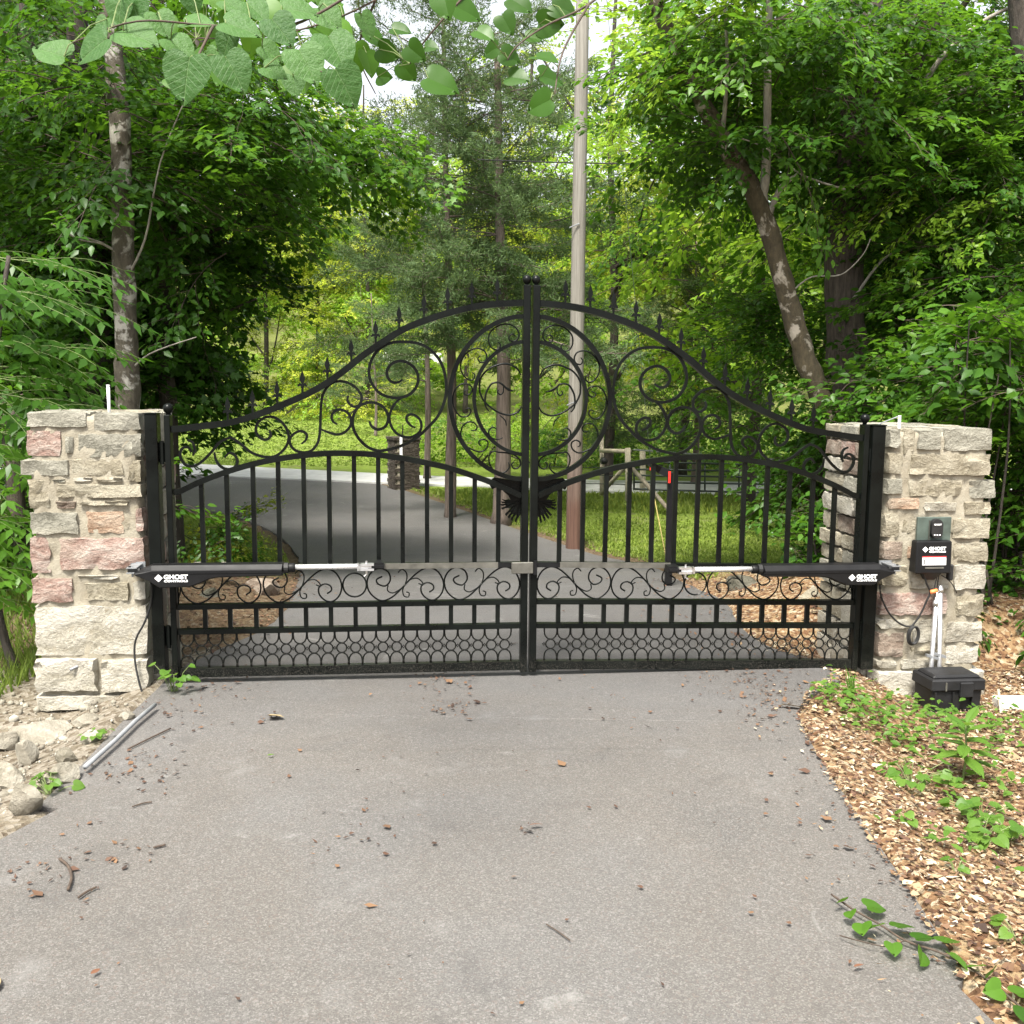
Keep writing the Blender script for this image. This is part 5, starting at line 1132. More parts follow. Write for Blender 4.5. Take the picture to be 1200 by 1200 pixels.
# brick column
bc = gp(471, 574); bcz = hz(bc[0], bc[1]); s_ = 1/1200*bc[1]; Wc = 36*s_*.86; Hc = 66*s_
bt = thing('brick_column', (bc[0], bc[1]+.3, bcz-.05), 'dark weathered brick column standing on the grass beside the far bend of the driveway', 'brick column')
an = R(24); BX = lambda x, y, z: np.array([bc[0]+x*math.cos(an)-y*math.sin(an), bc[1]+.3+x*math.sin(an)+y*math.cos(an), bcz-.05+z])
mb = MB(); mb.box((-Wc/2+.012, -Wc/2+.012, 0), (Wc/2-.012, Wc/2-.012, Hc), BX); part(mb, 'mortar_core', M['mortar'], bt)
rows = int(Hc/.075); mb = MB()
for r_ in range(rows):
    z0 = r_*Hc/rows; z1 = z0+Hc/rows-.012
    for sd_ in range(4):
        x = -Wc/2+(.1 if (r_+sd_) % 2 else 0)
        while x < Wc/2-.02:
            x1 = min(x+.2, Wc/2); j = random.uniform(0, .006)
            def F(a, b, z, sd_=sd_):
                return BX(*[(a, b, z), (-b, a, z), (-a, -b, z), (b, -a, z)][sd_])
            mb.box((x, -Wc/2-j, z0), (x1-.012, -Wc/2+.05, z1), F); x = x1
mb.box((-Wc/2-.02, -Wc/2-.02, Hc-.01), (Wc/2+.02, Wc/2+.02, Hc+.04), BX)
M['brick_dark'] = stone('dark_weathered_brick', (.035, .028, .022), (.075, .06, .05), (.13, .11, .09), 12); ob = part(mb, 'bricks', M['brick_dark'], bt); ob['kind'] = 'stuff'
q = at(470, 545, bc[1]-1.2); zq = hz(q[0], q[1]); ms = thing('marker_stake', (q[0], q[1], zq-.05), 'thin black stake with a white strip standing before the brick column', 'stake')
mb = MB(); q2 = at(472, 498, bc[1]-1.2); mb.tube([(q[0], q[1], zq-.05), q2], .012, 6); part(mb, 'stake', M['rubber'], ms)
mb = MB(); a_, b_ = at(468.5, 540, bc[1]-1.23), at(471.5, 512, bc[1]-1.23); mb.box((a_[0], a_[1]-.004, a_[2]), (b_[0], b_[1]+.004, b_[2])); part(mb, 'strip', M['white_print'], ms)
# timber brace and posts
def post(px, pyt, pyb, w_px, dist, label, mat='wood_pale', name='fence_post', pxt=None):
    b = at(px, pyb, dist); zb_ = hz(b[0], b[1])-.1; t_ = at(pxt or px, pyt, dist); r_ = w_px/2/1200*dist; mb = MB()
    mb.tube([(b[0], b[1], zb_), (b[0], b[1], (zb_+t_[2])/2), t_], [r_*1.03, r_, r_*.96], 12); return tag(mb.build(name, M[mat], None, (b[0], b[1], zb_), True), label, 'fence post')
def railb(p0, p1, w_px, mat, name, label, cat='fence rail'):
    a = at(*p0); b = at(*p1); r_ = w_px/2/1200*p0[2]; mb = MB(); mb.tube([a, b], [r_, r_*.95], 10); return tag(mb.build(name, M[mat], None, a, True), label, cat)
post(705, 512, 581, 5, 18.6, 'slim pale timber post at the left end of the far fence brace')
post(735.5, 525, 598, 7, 17.6, 'stout timber post carrying the hinge side of the metal farm gate')
post(753, 528, 575, 7, 19.4, 'short pale timber post standing behind the metal farm gate')
railb((704, 528, 18.5), (738, 529, 17.6), 5, 'wood_pale', 'brace_rail', 'pale horizontal timber rail joining two posts of the far fence')
railb((705, 578, 18.5), (735, 544, 17.7), 5, 'wood_pale', 'diagonal_brace', 'pale timber brace slanting between the slim and the stout far post')
railb((741, 549, 17.4), (788, 602, 15.9), 5, 'wood_grey', 'diagonal_brace', 'grey timber strut slanting down to the grass right of the stout far post')
q = at(707, 540, 18.4); mb = MB(); mb.tube([q, q+np.array([.02, -.12, 0])], [.07, .05], 10); tag(mb.build('insulator', M['rubber'], None, q, True), 'small dark round fitting on the slim pale fence post', 'fitting')
for i, yy in enumerate((548, 557, 567)): 
    mb = MB(); mb.tube([at(640, yy-1, 19.5), at(705, yy, 18.5), at(735, yy+1, 17.6)], .008, 5); tag(mb.build('fence_wire', M['dark_pipe'], None, at(705, yy, 18.5)), ['top', 'middle', 'bottom'][i]+' wire of the far fence running left from the timber brace', 'fence wire', 'far fence wires')
fg = thing('farm_gate', at(742, 580, 17.5), 'long dark tubular metal farm gate standing along the far road', 'farm gate')
dl, dr_ = 17.5, 18.6
for yl, yr in ((541, 546), (550, 553), (557, 560), (565, 568), (573, 579)):
    mb = MB(); mb.tube([at(742, yl, dl), at(942, yr, dr_)], .017, 8); part(mb, 'bar', M['dark_pipe'], fg, smooth=True)
for x in (743, 785, 826, 866, 904, 941):
    t_ = (x-742)/200; d_ = dl+(dr_-dl)*t_; mb = MB(); mb.tube([at(x, 541+5*t_, d_), at(x, 573+6*t_, d_)], .016, 8); part(mb, 'upright', M['dark_pipe'], fg, smooth=True)
mb = MB(); mb.tube([at(742, 527, 17.5), at(940, 541, 18.6)], .014, 6); part(mb, 'stay_wire', M['galv'], fg)
post(944, 530, 585, 8, 18.8, 'timber latch post at the right end of the metal farm gate', 'wood_grey')
# black stake post with red strips
q = at(783, 680, 8.75); q[2] = hz(q[0], q[1])-.08; tq = at(783, 553, 8.75)
bs = thing('black_post', q, 'black square post with a short arm and red reflective strips behind the gate', 'post')
mb = MB(); h_ = .03; mb.box((q[0]-h_, q[1]-h_, q[2]), (q[0]+h_, q[1]+h_, tq[2])); part(mb, 'upright', M['black_plastic'], bs, bevel=.004)
mb = MB(); mb.tube([tq+np.array([0, 0, -.01]), at(772, 550, 8.75), at(764, 545, 8.7), at(756, 540, 8.7)], [.035, .032, .022, .014], 4, sq=(0, 1, 0)); part(mb, 'arm', M['black_plastic'], bs)
for x0_, y0_, x1_, y1_ in ((783, 566, 786, 552.5), (761.5, 551, 764, 543.5)):
    a_, b_ = at(x0_, y0_, 8.69), at(x1_, y1_, 8.69); mb = MB(); mb.box((a_[0], 8.685, a_[2]), (b_[0], 8.70 if x0_ > 770 else 8.70, b_[2])); part(mb, 'reflective_strip', M['red_reflector'], bs)
# distant white vehicle
q = at(476, 492, 60); zq = hz(q[0], q[1]); cv = thing('parked_car', (q[0], q[1], zq), 'distant white car parked beyond the lawn, glimpsed through the left gate scrolls', 'car')
def cbx(n, lo, hi, m, tx=0, bev=.05):
    mb = MB(); V8 = [(x*(1-tx*(z == hi[2])), y, z) for z in (lo[2], hi[2]) for x, y in ((lo[0], lo[1]), (hi[0], lo[1]), (hi[0], hi[1]), (lo[0], hi[1]))]
    mb.add([np.array(p)+np.array([q[0], q[1], zq]) for p in V8], [(3, 2, 1, 0), (4, 5, 6, 7), (0, 1, 5, 4), (1, 2, 6, 5), (2, 3, 7, 6), (3, 0, 4, 7)]); part(mb, n, M[m], cv, bevel=bev)
cbx('body', (-2.2, -.9, .3), (2.2, .9, .95), 'car_white', .03, .1); cbx('cabin', (-1.4, -.8, .95), (1.3, .8, 1.5), 'glass_dark', .22); cbx('roof', (-1.05, -.75, 1.5), (.98, .75, 1.56), 'car_white', 0, .02)
for x in (-1.4, 1.4):
    mb = MB(); mb.tube([(q[0]+x, q[1]-.92, zq+.33), (q[0]+x, q[1]-.7, zq+.33)], .33, 16); part(mb, 'wheel', M['rubber'], cv)
cbx('tail_light', (-2.22, -.93, .6), (-1.95, -.88, .85), 'red_print', 0, .01)

# ------------------------------------------------------------------ rocks, kerb stones, rubble
def rock(c, r, mat, label, name='rock', seed=0, group=None, flat=True):
    rg = np.random.default_rng(seed+17); bm = bmesh.new(); bmesh.ops.create_icosphere(bm, subdivisions=3, radius=1)
    pl_ = [(rg.normal(0, 1, 3), rg.uniform(.42, .8)) for _ in range(14)]
    for v in bm.verts:
        p = np.array(v.co)
        for nn_, k in pl_:
            nn_ = nn_/np.linalg.norm(nn_); d = p@nn_
            if d > k: p = p-nn_*(d-k)
        p = p*(1+.02*math.sin(7*p[0]+seed)+.02*math.sin(11*p[1]+5*p[2]+seed))*1.12; v.co = Vector(p*np.array(r))
    a = rg.uniform(-.5, .5)
    for v in bm.verts: v.co = Matrix.Rotation(a, 3, 'Z') @ v.co
    me = bpy.data.meshes.new(name); bm.to_mesh(me); bm.free(); me.materials.append(M[mat]); me.polygons.foreach_set('use_smooth', [True]*len(me.polygons))
    try: me.set_sharp_from_angle(angle=R(28))
    except Exception: pass
    o = bpy.data.objects.new(name, me); COL.objects.link(o); o.location = tuple(map(float, c)); return tag(o, label, 'rock', group)
def rk(px, py, wpx, hpx, mat, label, seed, dep=.8, sink=.35, dist=None):
    g_ = gx(px, py+hpx/2) if dist is None else at(px, py+hpx/2, dist); k = g_[1]/1170; r = (wpx/2*k, wpx/2*k*dep, hpx/2*k*1.15); rock((g_[0], g_[1]+r[1]*.5, g_[2]+r[2]*(1-sink*2)*.8), r, mat, label, seed=seed)
for i, (px, py, w_, h_, mt, lab) in enumerate([
 (28, 882, 36, 34, 's_rub', 'pale upright block of stone in the rubble below the left pillar'), (48, 856, 78, 30, 's_rub', 'long flat slab lying against the foot of the left pillar'),
 (104, 862, 34, 18, 's_rub', 'cream stone beside the grey pipe in the left rubble'), (26, 934, 58, 44, 's_rub', 'rounded white stone nearest the driveway edge at the left border'),
 (66, 908, 54, 30, 's_rub', 'tan stone between the weed and the white stones at left'), (0, 908, 56, 32, 's_rub', 'pale flat stone cut by the left edge of the view'), (2, 868, 46, 26, 's_rub', 'small grey stone at the left edge above the upright block'),
 (100, 842, 44, 16, 's_rub', 'low flat stone under the left pillar face'), (78, 884, 30, 20, 's_rub', 'little tan stone in the middle of the left rubble'), (150, 838, 22, 10, 's_rub', 'thin stone chip near the end of the grey pipe'), (-20, 950, 40, 22, 's_rub', 'broad stone at the driveway edge outside the left of the view')]):
    rk(px, py, w_, h_, mt, lab, i, .75, .24)
for i, (px, py, w_, h_, d_, mt, lab) in enumerate([
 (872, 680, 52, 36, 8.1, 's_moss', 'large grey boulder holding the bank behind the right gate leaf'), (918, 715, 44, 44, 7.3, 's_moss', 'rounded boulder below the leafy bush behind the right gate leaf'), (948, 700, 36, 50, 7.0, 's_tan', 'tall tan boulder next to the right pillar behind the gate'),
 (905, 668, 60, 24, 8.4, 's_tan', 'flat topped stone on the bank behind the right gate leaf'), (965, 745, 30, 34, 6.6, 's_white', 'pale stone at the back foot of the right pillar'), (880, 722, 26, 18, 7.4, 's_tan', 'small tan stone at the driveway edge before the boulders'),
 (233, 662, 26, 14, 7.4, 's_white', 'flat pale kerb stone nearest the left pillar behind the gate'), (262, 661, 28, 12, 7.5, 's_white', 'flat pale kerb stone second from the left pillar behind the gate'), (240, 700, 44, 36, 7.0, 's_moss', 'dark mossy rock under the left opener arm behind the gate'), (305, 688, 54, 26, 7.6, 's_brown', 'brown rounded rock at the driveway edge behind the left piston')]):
    rk(px, py, w_, h_, mt, lab, 40+i, .8, .3, d_)
q = gx(1186, 836); mb = MB(); MQ = lambda x, y, z: q+np.array([x, y+.1, z-.02]); mb.box((-.04, -.06, 0), (.14, .06, .07), MQ); tag(mb.build('concrete_block', M['paleblock'], None, q, bevel=.006), 'pale concrete block lying right of the battery box', 'block')
mb = MB(); mb.tube([gx(1173, 836), gx(1173, 836)+np.array([.0, .05, .12])], .008, 6); tag(mb.build('stake', M['wood_pale'], None, gx(1173, 836)), 'thin tan stake behind the pale concrete block', 'stake')
# grey conduit lying along the driveway edge
P3 = [gx(*p) for p in [(182, 833), (160, 852), (135, 876), (118, 892), (100, 908)]]; P3 = [p+np.array([0, 0, .03]) for p in P3]; mb = MB(); mb.tube(P3, .010, 10)
tag(mb.build('ground_pipe', M['conduit'], None, P3[2], True), 'straight grey plastic conduit lying on the rubble along the left driveway edge', 'pipe')

def scatter(n, fn, region, rg):
    x0, x1, y0, y1 = region; X = rg.uniform(x0, x1, n); Y = rg.uniform(y0, y1, n); S = sdist(X, Y, spoly); k = fn(X, Y, S) > rg.random(n); X, Y, S = X[k], Y[k], S[k]
    Z = np.where(S < 0, H0(Y)+.006, HG(X, Y, S)+.006); return np.stack([X, Y, Z], 1)
# gravel
rg = np.random.default_rng(5); P = scatter(8000, lambda X, Y, S: np.where((X < 0) & (S > -.02), sstep(-.02, .35, S)*.8*np.exp(-np.maximum(S-.1, 0)*1.2), 0), (-4.5, -1.6, 2.2, 6.0), rg)
bm = bmesh.new(); bmesh.ops.create_icosphere(bm, subdivisions=1, radius=1); IV = np.array([v.co[:] for v in bm.verts]); IF = np.array([[v.index for v in f.verts] for f in bm.faces]); bm.free()
n = len(P); S = rg.gamma(1.5, .0055, n).clip(.003, .04)[:, None, None]*rg.uniform(.6, 1.2, (n, 1, 3)); J = 1+rg.normal(0, .16, (n, len(IV), 1)); ang = rg.uniform(0, 6.28, n); V = IV[None]*S*J
V = np.stack([V[..., 0]*np.cos(ang)[:, None]-V[..., 1]*np.sin(ang)[:, None], V[..., 0]*np.sin(ang)[:, None]+V[..., 1]*np.cos(ang)[:, None], V[..., 2]], -1)+P[:, None]
me = fastmesh('gravel', V.reshape(-1, 3), (IF[None]+(np.arange(n)*len(IV))[:, None, None]).reshape(-1, 3), M['gravel'], {'rnd': np.repeat(rg.random(n), len(IV))}); o = bpy.data.objects.new('gravel', me); COL.objects.link(o); tag(o, 'loose pale gravel and stone chips below the left pillar', 'gravel', None, 'stuff')
# dry leaf litter and wood chips
def chips(name, P, smin, smax, lab, mat, rg, tilt=.45, rlo=0., rhi=1.):
    n = len(P); a = rg.uniform(0, 6.28, n); D = np.stack([np.cos(a), np.sin(a), rg.normal(0, tilt*.5, n)], 1); Nn = np.stack([rg.normal(0, tilt, n), rg.normal(0, tilt, n), np.ones(n)], 1)
    sz = rg.uniform(smin, smax, n)*np.where(rg.random(n) < .06, 1.9, 1); V, F = leaf_template('lance'); V = V*np.array([1, 1.3, 1.4])
    D /= np.linalg.norm(D, axis=1, keepdims=True); Y = np.cross(Nn, D); Y /= np.linalg.norm(Y, axis=1, keepdims=True); Z = np.cross(D, Y); asp = (rg.uniform(.15, 1.0, n)**1.4*1.7+.12)[:, None, None]
    Vw = P[:, None]+np.array([0, 0, .004])+sz[:, None, None]*((V[None, :, 0:1]-.5)*D[:, None]+V[None, :, 1:2]*asp*Y[:, None]+np.abs(V[None, :, 2:3])*Z[:, None])
    me = fastmesh(name, Vw.reshape(-1, 3), (F[None]+(np.arange(n)*len(V))[:, None, None]).reshape(-1, 3), M[mat], {'rnd': np.repeat(np.clip(rlo+(rhi-rlo)*rg.random(n), 0, 1), len(V))}); o = bpy.data.objects.new(name, me); COL.objects.link(o); tag(o, lab, 'leaf litter', None, 'stuff')
rg = np.random.default_rng(6)
P = scatter(52000, lambda X, Y, S: np.where((X > 0) & (S > -.03), 1.0, np.where((X > 0) & (S > -.25), .035, 0)), (.9, 4.4, 1.5, 6.2), rg)
chips('leaf_litter', P, .010, .032, 'tan and rust coloured leaf litter and chips covering the right bank', 'litter', rg)
P = scatter(16000, lambda X, Y, S: np.where(X > 0, np.where(S > 0, .9, .35*np.exp(S*3.0)), np.where(S > 0, .8, .3*np.exp(S*6))), (-4.0, 3.6, 5.75, 9.5), rg)
chips('leaf_litter', P, .014, .036, 'reddish dead leaves drifted along the driveway edges behind the gate', 'litter', rg, rlo=0, rhi=.42)
cl = []
for px, py, n_, sg in [(515, 800, 80, .10), (530, 828, 60, .06), (880, 795, 120, .16), (900, 820, 90, .1), (700, 800, 20, .3), (300, 800, 24, .2), (130, 905, 26, .06), (80, 1000, 20, .15), (885, 842, 40, .08), (865, 800, 40, .12), (172, 890, 22, .06), (185, 912, 26, .06), (160, 1000, 14, .07), (150, 995, 6, .03), (420, 985, 30, .12), (620, 972, 7, .02), (316, 842, 16, .03), (225, 850, 20, .1), (60, 1020, 26, .07), (990, 960, 24, .1), (1000, 880, 40, .12), (470, 900, 14, .2), (100, 1050, 8, .08), (760, 830, 10, .2), (1060, 1040, 26, .1), (1000, 1000, 20, .15), (240, 805, 40, .1), (205, 830, 30, .07)]:
    g0 = gp(px, py); q = g0[None]+np.stack([rg.normal(0, sg, n_), rg.normal(0, sg*1.2, n_), np.zeros(n_)], 1); cl.append(q)
q = np.stack([rg.uniform(-3, 2.2, 200), rg.uniform(1.8, 5.6, 200), np.zeros(200)], 1); cl.append(q); P = np.concatenate(cl); S = sdist(P[:, 0], P[:, 1], spoly); P = P[S < -.01]; P[:, 2] = .006
chips('leaf_litter', P, .009, .028, 'small brown leaf scraps scattered over the grey driveway', 'litter', rg, .3, 0, .42)
# needle-like dark debris
# grass
def blades(name, P, h0, h1, lab, rg, w=.006):
    n = len(P); a = rg.uniform(0, 6.28, n); h = rg.uniform(h0, h1, n); S_ = np.stack([np.cos(a), np.sin(a), np.zeros(n)], 1)*w*(1+P[:, 1:2]/12); ln = rg.normal(0, .35, (n, 2))*h[:, None]
    T_ = P+np.stack([ln[:, 0], ln[:, 1], h], 1); V = np.stack([P-S_, P+S_, T_], 1).reshape(-1, 3); F = np.arange(3*n).reshape(-1, 3)
    me = fastmesh(name, V, F, M['grass'], {'rnd': np.repeat(rg.random(n), 3)}); o = bpy.data.objects.new(name, me); COL.objects.link(o); tag(o, lab, 'grass', None, 'stuff')
rg = np.random.default_rng(8)
P = scatter(150000, lambda X, Y, S: np.where((S > .12) & (Y > 9.3+vnoise(X, Y, .8, 4)*1.5), .75+vnoise(X, Y, .7, 6)*1.2, 0), (-9, 9, 9, 19.5), rg)
blades('lawn_grass', P, .015, .05, 'mown grass between the driveway bend and the far road', rg, .007)
P = scatter(16000, lambda X, Y, S: np.where((S > .3) & (Y > 16.4+vnoise(X, Y, .8, 4)*1.5), .6, 0), (-2, 9, 16, 18.8), rg); blades('lawn_grass', P, .04, .12, 'longer unmown grass fringe along the far road', rg, .012)
P = scatter(90000, lambda X, Y, S: .8+0*X, (-26, 14, 24.6, 44), rg); blades('lawn_grass', P, .02, .06, 'bright sunlit lawn beyond the far road', rg, .012)
P = scatter(14000, lambda X, Y, S: np.where(S > .9, .8, 0), (-4.6, -2.75, 3.8, 8.5), rg); blades('grass_tuft', P, .05, .2, 'dark grass on the bank left of the left pillar', rg, .004)

# ------------------------------------------------------------------ small plants
def leafobj_mesh(kind, seed=0):
    if kind == 'heart':
        prof = [(-.10, .17), (-.11, .33), (-.02, .46), (.16, .53), (.36, .51), (.56, .42), (.74, .28), (.89, .13)]
        mid_ = [(-.0, 0), (.02, 0), (.10, 0), (.24, 0), (.40, 0), (.58, 0), (.76, 0), (.9, 0)]; tip = (1.0, 0)
    else:
        prof = [(.05, .04), (.15, .10), (.30, .16), (.46, .185), (.62, .165), (.78, .11), (.90, .05)]; mid_ = [(p[0], 0) for p in prof]; tip = (1, 0)
    f = lambda x, y: -.10*(max(x, 0))**2*1.4+abs(y)*.16+.02*math.sin(9*x+seed)*abs(y)*2
    V = []; F = []; n = len(prof)
    for sg in (1, -1):
        b = len(V)
        for (x, y), (mx_, my_) in zip(prof, mid_):
            V.append((mx_, 0, f(mx_, 0))); V.append(((x+mx_)/2, sg*y*.55, f((x+mx_)/2, y*.55)+.012)); V.append((x, sg*y, f(x, y)))
        V.append((tip[0], 0, f(*tip)))
        for i in range(n-1):
            for k in (0, 1):
                q_ = (b+3*i+k, b+3*i+k+1, b+3*i+k+4, b+3*i+k+3); F.append(q_ if sg > 0 else q_[::-1])
        e = b+3*(n-1)
        F += [(e, e+1, b+3*n), (e+1, e+2, b+3*n)]
    return V, F
LM = {}
def leafmesh(kind, mat, v=0):
    k = (kind, mat, v)
    if k not in LM:
        V, F = leafobj_mesh(kind, v*2.1); me = bpy.data.meshes.new('leaf'); me.from_pydata(V, [], F); me.materials.append(M[mat]); a = me.attributes.new('rnd', 'FLOAT', 'POINT'); a.data.foreach_set('value', [.3+.2*v]*len(V)); me.polygons.foreach_set('use_smooth', [True]*len(F)); LM[k] = me
    return LM[k]
def put_leaf(root, kind, P, d, nrm, size, mat, name='leaf', v=None):
    d = Vector(d).normalized(); nn_ = Vector(nrm); y = nn_.cross(d).normalized(); z = d.cross(y)
    me = leafmesh(kind, mat, random.randint(0, 2) if v is None else v); o = bpy.data.objects.new(name, me); COL.objects.link(o); o.parent = root
    Mx = Matrix((d, y, z)).transposed().to_4x4(); Mx.translation = Vector(np.array(P)-np.array(root.location)); o.matrix_local = Mx @ Matrix.Scale(size, 4); return o
# seedling with long leaves on the right bank
q = gx(1128, 915); sp = thing('broadleaf_seedling', q, 'bright green seedling with whorls of long pointed leaves on the litter below the battery box', 'seedling')
mb = MB(); mb.tube([q, q+np.array([.01, 0, .12]), q+np.array([0, .01, .26])], [.006, .005, .003], 6); part(mb, 'stem', M['stem'], sp)
for k in range(17):
    a = k*2.4; zz = .09+.17*k/16; L_ = .17-.05*k/16; el = -.1+.75*(k/16)**2; put_leaf(sp, 'long', q+np.array([0, 0, zz]), (math.cos(a)*math.cos(el), math.sin(a)*math.cos(el), math.sin(el)), (-math.cos(a)*math.sin(el), -math.sin(a)*math.sin(el), math.cos(el)), L_*1.05, 'leaf_seed')
def weed(px, py, n, R_, L_, lab, h=.1, mat='leaf_seed', kind='heart', cat='weed'):
    q = gx(px, py); w_ = thing('weed', q, lab, cat)
    for k in range(n):
        a = random.uniform(0, 6.28); rr = R_*random.random()**.6; e = q+np.array([rr*math.cos(a), rr*math.sin(a)*.8, h*random.uniform(.4, 1)]); e[2] = max(e[2], hz(e[0], e[1])+.02)
        mb = MB(); mb.tube([q+(e-q)*np.array([.2, .2, 0]), q+(e-q)*np.array([.6, .6, .7]), e], .0018, 4); part(mb, 'stalk', M['stem'], w_)
        put_leaf(w_, kind, e, (math.cos(a), math.sin(a), -.25), (random.gauss(0, .25), random.gauss(0, .25)-.35, 1), L_*random.uniform(.7, 1.2), mat)
    return w_
weed(203, 810, 14, .10, .045, 'small bright weed growing at the foot of the left gate post', .14)
weed(58, 932, 14, .09, .04, 'green weed among the white stones at the left driveway edge', .07, 'leaf_seed')
weed(112, 868, 10, .08, .03, 'little yellow green weed behind the grey pipe in the rubble', .06)
weed(1068, 920, 26, .17, .05, 'low leafy weed left of the broad leaved seedling on the right bank', .09)
weed(1150, 960, 22, .15, .045, 'low leafy weed in front of the broad leaved seedling', .08)
weed(1150, 992, 14, .10, .05, 'pair of bright leaves standing in the litter near the right edge', .09)
weed(1060, 965, 6, .05, .035, 'tiny weed in the middle of the litter on the right bank', .05); weed(1183, 985, 14, .10, .04, 'weed by the right edge above the fallen vine', .08); weed(1120, 1025, 6, .04, .035, 'single sprig in the litter left of the yellow dead leaf', .05)
weed(1195, 1105, 9, .08, .035, 'weed at the bottom right beside the fallen vine', .05)
q = gx(1000, 822); w_ = thing('grass_clump', q, 'upright blades of pale grass by the right gate post', 'grass clump')
for k in range(9):
    e = q+np.array([random.gauss(-.035, .03), random.gauss(0, .02), random.uniform(.08, .2)]); mb = MB(); m_ = (q+e)/2+np.array([random.gauss(0, .008), 0, .01]); o_ = np.array([.005, .001, 0]); mb.add([q-o_, q+o_, m_-o_*.8, m_+o_*.8, e], [(0, 1, 3, 2), (2, 3, 4)]); part(mb, 'blade', M['leaf_seed'], w_)
# low creeping cover along the foot of the right pillar
rg = np.random.default_rng(12); cs = []
for px, py, n_, sg in [(985, 822, 60, .09), (1020, 838, 90, .12), (1060, 845, 90, .13), (1100, 845, 70, .12), (1150, 855, 60, .13), (1190, 850, 50, .12), (1040, 860, 60, .1), (1065, 880, 50, .08), (1000, 850, 40, .07), (1175, 880, 50, .12), (1120, 935, 30, .08), (1190, 930, 36, .1), (955, 822, 16, .04), (1100, 1000, 12, .07), (1160, 1010, 20, .08)]:
    g0 = gx(px, py); cs.append(np.stack([rg.normal(g0[0], sg, n_), rg.normal(g0[1], sg*1.1, n_)], 1))
cs = np.concatenate(cs); S = sdist(cs[:, 0], cs[:, 1], spoly); cs = cs[S > .0]; n = len(cs); P = np.stack([cs[:, 0], cs[:, 1], HG(cs[:, 0], cs[:, 1])+rg.uniform(.02, .10, n)], 1)
a = rg.uniform(0, 6.28, n); V1, F1, r_ = place_leaves(P, np.stack([np.cos(a), np.sin(a), rg.uniform(-.4, .1, n)], 1), np.stack([rg.normal(0, .3, n), rg.normal(-.3, .3, n), np.ones(n)], 1), rg.uniform(.025, .055, n), 'ovate', rg)
V1[:, 2] = V1[:, 2]; me = fastmesh('ground_cover', V1, F1, M['leaf_seed'], {'rnd': r_}); o = bpy.data.objects.new('ground_cover', me); COL.objects.link(o); tag(o, 'low creeping green plants along the foot of the right pillar', 'ground cover', None, 'stuff')
# fallen vine cutting
pv = [gx(x, y)+np.array([0, 0, .015]) for x, y in [(974, 1054), (1000, 1072), (1030, 1090), (1060, 1108), (1100, 1122), (1135, 1140), (1165, 1162), (1200, 1192)]]
vn = thing('vine_cutting', pv[2], 'cut vine with dark green leaves lying across the right edge of the driveway', 'vine')
mb = MB(); mb.tube(smooth_curve(pv, 5), [.0035]*36, 6); part(mb, 'stem', M['twig'], vn, smooth=True)
mb = MB(); mb.tube(smooth_curve([pv[3], gx(1040, 1118)+np.array([0, 0, .02]), gx(1010, 1112)+np.array([0, 0, .02]), gx(984, 1100)+np.array([0, 0, .008])], 4), .002, 5); part(mb, 'tendril', M['twig'], vn)
for px, py, a_, L_ in [(990, 1066, 200, .05), (996, 1080, 250, .05), (1015, 1074, 10, .085), (1010, 1095, 250, .07), (1030, 1096, 200, .08), (1050, 1098, 20, .085), (1045, 1118, 260, .06), (1072, 1112, 10, .075), (1080, 1128, 250, .07), (1104, 1116, 30, .085), (1112, 1130, 300, .08), (1138, 1146, 20, .06), (1160, 1155, 60, .06), (1172, 1172, 200, .07), (1190, 1178, 20, .08), (1200, 1196, 250, .07)]:
    g0 = gx(px, py)+np.array([0, 0, .03]); a_ = R(a_); put_leaf(vn, 'heart', g0, (math.cos(a_), math.sin(a_), random.uniform(-.2, .25)), (random.gauss(0, .6), random.gauss(0, .6), 1), L_*.8, random.choice(['leaf_mid', 'leaf_dark', 'leaf_mid']))
# single fallen things
def deadleaf(px, py, L_, a_, lab, mat='deadleaf', kind='heart'):
    q = gx(px, py)+np.array([0, 0, .014]); t_ = thing('fallen_leaf', q, lab, 'leaf'); put_leaf(t_, kind, q, (math.cos(R(a_)), math.sin(R(a_)), .05), (random.gauss(0, .2), random.gauss(0, .2), 1), L_, mat, 'blade'); return t_
M['deadleaf'] = simple('tan_dead_leaf', (.30, .23, .12), .8, 0, .25, 50, .3); M['redleaf'] = simple('rust_dead_leaf', (.14, .06, .03), .8, 0, .3, 50, .3)
deadleaf(914, 830, .13, -10, 'long pale tan leaf on the driveway near the right mulch corner', kind='long'); deadleaf(1184, 1052, .11, -20, 'large yellow tan dead leaf in the litter at the right edge', kind='long'); deadleaf(106, 1148, .034, 60, 'small rust coloured leaf alone on the lower left driveway', 'redleaf', 'long')
deadleaf(620, 972, .055, 20, 'curled brown leaf alone in the middle of the driveway', 'redleaf', 'long'); deadleaf(316, 843, .07, 0, 'crumpled tan leaf on the driveway in front of the left gate leaf'); deadleaf(313, 889, .035, 40, 'small yellow green leaf on the driveway', 'leaf_seed', 'long'); deadleaf(1000, 1140, .04, 30, 'little brown leaf near the lower right of the driveway', 'redleaf', 'long')
deadleaf(-22, 1165, .07, 80, 'pale cupped leaf cut by the bottom left border')
def twig(pts, r_, lab):
    P = [gx(x, y)+np.array([0, 0, r_+.004]) for x, y in pts]; mb = MB(); mb.tube(smooth_curve(P, 4), r_, 6); tag(mb.build('fallen_twig', M['twig'], None, P[0], True), lab, 'twig')
twig([(70, 1010), (80, 1018), (84, 1032), (80, 1046)], .005, 'curved black twig on the left of the driveway'); twig([(92, 1056), (102, 1048), (113, 1043)], .004, 'short straight brown twig on the left of the driveway'); twig([(150, 880), (175, 868), (200, 856)], .004, 'thin dark twig lying near the end of the grey conduit')
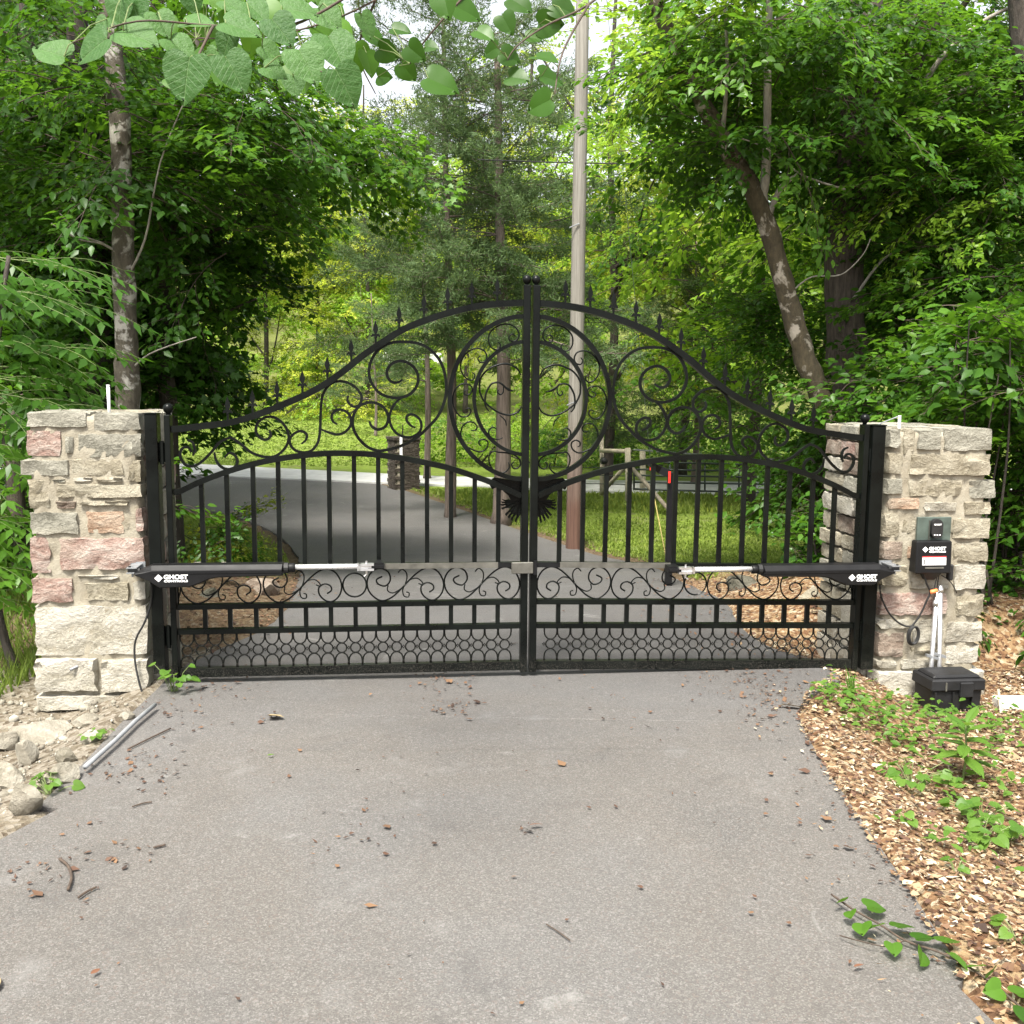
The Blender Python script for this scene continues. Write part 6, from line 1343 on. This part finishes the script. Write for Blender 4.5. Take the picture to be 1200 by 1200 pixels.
twig([(155, 948), (168, 944), (178, 942)], .003, 'pale thin twig on the driveway below the left rubble'); twig([(640, 1085), (655, 1095), (668, 1105)], .002, 'hair thin curved twig in the centre foreground'); twig([(180, 997), (194, 993)], .004, 'short tan splinter on the left of the driveway')

# ------------------------------------------------------------------ redbud branches hanging into the view from above
def redbud(name_lab, twigs, leaves, mat='leaf_redbud', facing=None):
    base = at(*twigs[0][0]); rb = thing('redbud_branch', base, name_lab, 'branch')
    pts_all = []
    for tw_ in twigs:
        P = smooth_curve([at(*p) for p in tw_], 6); mb = MB(); mb.tube(P, list(np.linspace(.0038, .0016, len(P))), 7); part(mb, 'twig', M['twig'], rb, smooth=True); pts_all += P
    pa = np.array(pts_all)
    for px, py, w_, ang, dist, tilt in leaves:
        c = at(px, py, dist); L_ = w_*dist/1200*rgq.uniform(.60, .88); a_ = R(ang)
        d = np.array([math.cos(a_), tilt[1], -math.sin(a_)]); d /= np.linalg.norm(d); n0 = np.array([tilt[2], -1+0*tilt[0], tilt[0]]); n0 /= np.linalg.norm(n0)
        b = c-d*L_*.45; put_leaf(rb, 'heart', b, d, n0, L_, mat)
        k = np.argmin(((pa-b)**2).sum(1)); q = pa[k]; mb = MB(); mb.tube([b+d*L_*.03, (b+q)/2+np.array([0, 0, .01]), q], .0014, 5); part(mb, 'leaf_stalk', M['stem'], rb)
    return rb
lv = [(58, 60, 52, 200, 2.3), (108, 57, 66, 150, 2.25), (162, 42, 56, 20, 2.3), (190, 28, 40, 60, 2.4), (232, 26, 46, 0, 2.35), (212, 57, 48, 40, 2.4), (218, 92, 62, 100, 2.2), (275, 85, 54, 60, 2.25), (265, 53, 46, 110, 2.4), (283, 32, 50, 15, 2.35), (330, 36, 54, 50, 2.3), (322, 84, 42, 20, 2.35), (360, 76, 54, 60, 2.3),
      (395, 60, 56, 60, 2.35), (405, 102, 56, 60, 2.25), (352, 12, 50, 0, 2.4), (272, 6, 44, 30, 2.4), (226, 2, 40, 80, 2.4), (140, 12, 44, 100, 2.5), (160, 16, 40, 70, 2.5), (318, 62, 40, 30, 2.5), (300, 12, 44, 40, 2.5), (250, 68, 36, 120, 2.5), (385, 20, 44, 40, 2.5), (120, 30, 30, 120, 2.6), (430, 30, 46, 60, 2.5), (345, 100, 40, 80, 2.5)]
rgq = np.random.default_rng(21)
redbud('branch of large pale heart shaped leaves hanging into the top left of the view', [[(520, -90, 2.5), (430, -20, 2.45), (340, 30, 2.4), (250, 30, 2.35), (160, 25, 2.3), (85, 50, 2.3)], [(340, 30, 2.4), (345, 70, 2.35), (380, 85, 2.3)], [(250, 30, 2.35), (235, 60, 2.3), (228, 75, 2.25)]],
       [(a, b, c, d, e, (rgq.uniform(.5, 1.1), rgq.uniform(-.3, .3), rgq.normal(0, .25))) for a, b, c, d, e in lv])
lv2 = [(518, 98, 52, 20, 2.9), (598, 67, 34, 20, 2.9), (640, 68, 36, 15, 2.8), (607, 91, 38, 10, 2.9), (647, 92, 38, 5, 3.0), (632, 123, 44, 160, 2.7), (487, 62, 40, 40, 2.9), (478, 84, 34, 50, 3.0), (505, 55, 30, 10, 3.1), (625, 44, 28, 10, 3.0), (568, 40, 34, 30, 2.8), (548, 14, 40, 20, 2.9), (522, 4, 40, 80, 2.7), (594, 28, 38, 60, 2.9), (645, 28, 38, 0, 3.0), (455, 62, 30, 20, 3.0), (440, 45, 36, 30, 3.0), (470, 35, 34, 10, 3.1), (610, 5, 40, 30, 3.0), (660, 10, 34, 20, 3.0), (450, 90, 26, 10, 3.1), (575, 60, 26, 160, 3.0)]
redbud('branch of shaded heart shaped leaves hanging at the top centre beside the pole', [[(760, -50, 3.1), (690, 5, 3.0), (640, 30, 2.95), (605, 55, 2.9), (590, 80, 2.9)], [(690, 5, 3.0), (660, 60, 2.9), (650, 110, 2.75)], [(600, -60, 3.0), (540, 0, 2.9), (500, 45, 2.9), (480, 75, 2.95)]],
       [(a, b, c, d, e, (rgq.uniform(-.2, 1.0), rgq.uniform(-.5, .5), rgq.normal(0, .6))) for a, b, c, d, e in lv2], 'leaf_dark')  # darker leaf material paints in the backlit shade on this redbud branch
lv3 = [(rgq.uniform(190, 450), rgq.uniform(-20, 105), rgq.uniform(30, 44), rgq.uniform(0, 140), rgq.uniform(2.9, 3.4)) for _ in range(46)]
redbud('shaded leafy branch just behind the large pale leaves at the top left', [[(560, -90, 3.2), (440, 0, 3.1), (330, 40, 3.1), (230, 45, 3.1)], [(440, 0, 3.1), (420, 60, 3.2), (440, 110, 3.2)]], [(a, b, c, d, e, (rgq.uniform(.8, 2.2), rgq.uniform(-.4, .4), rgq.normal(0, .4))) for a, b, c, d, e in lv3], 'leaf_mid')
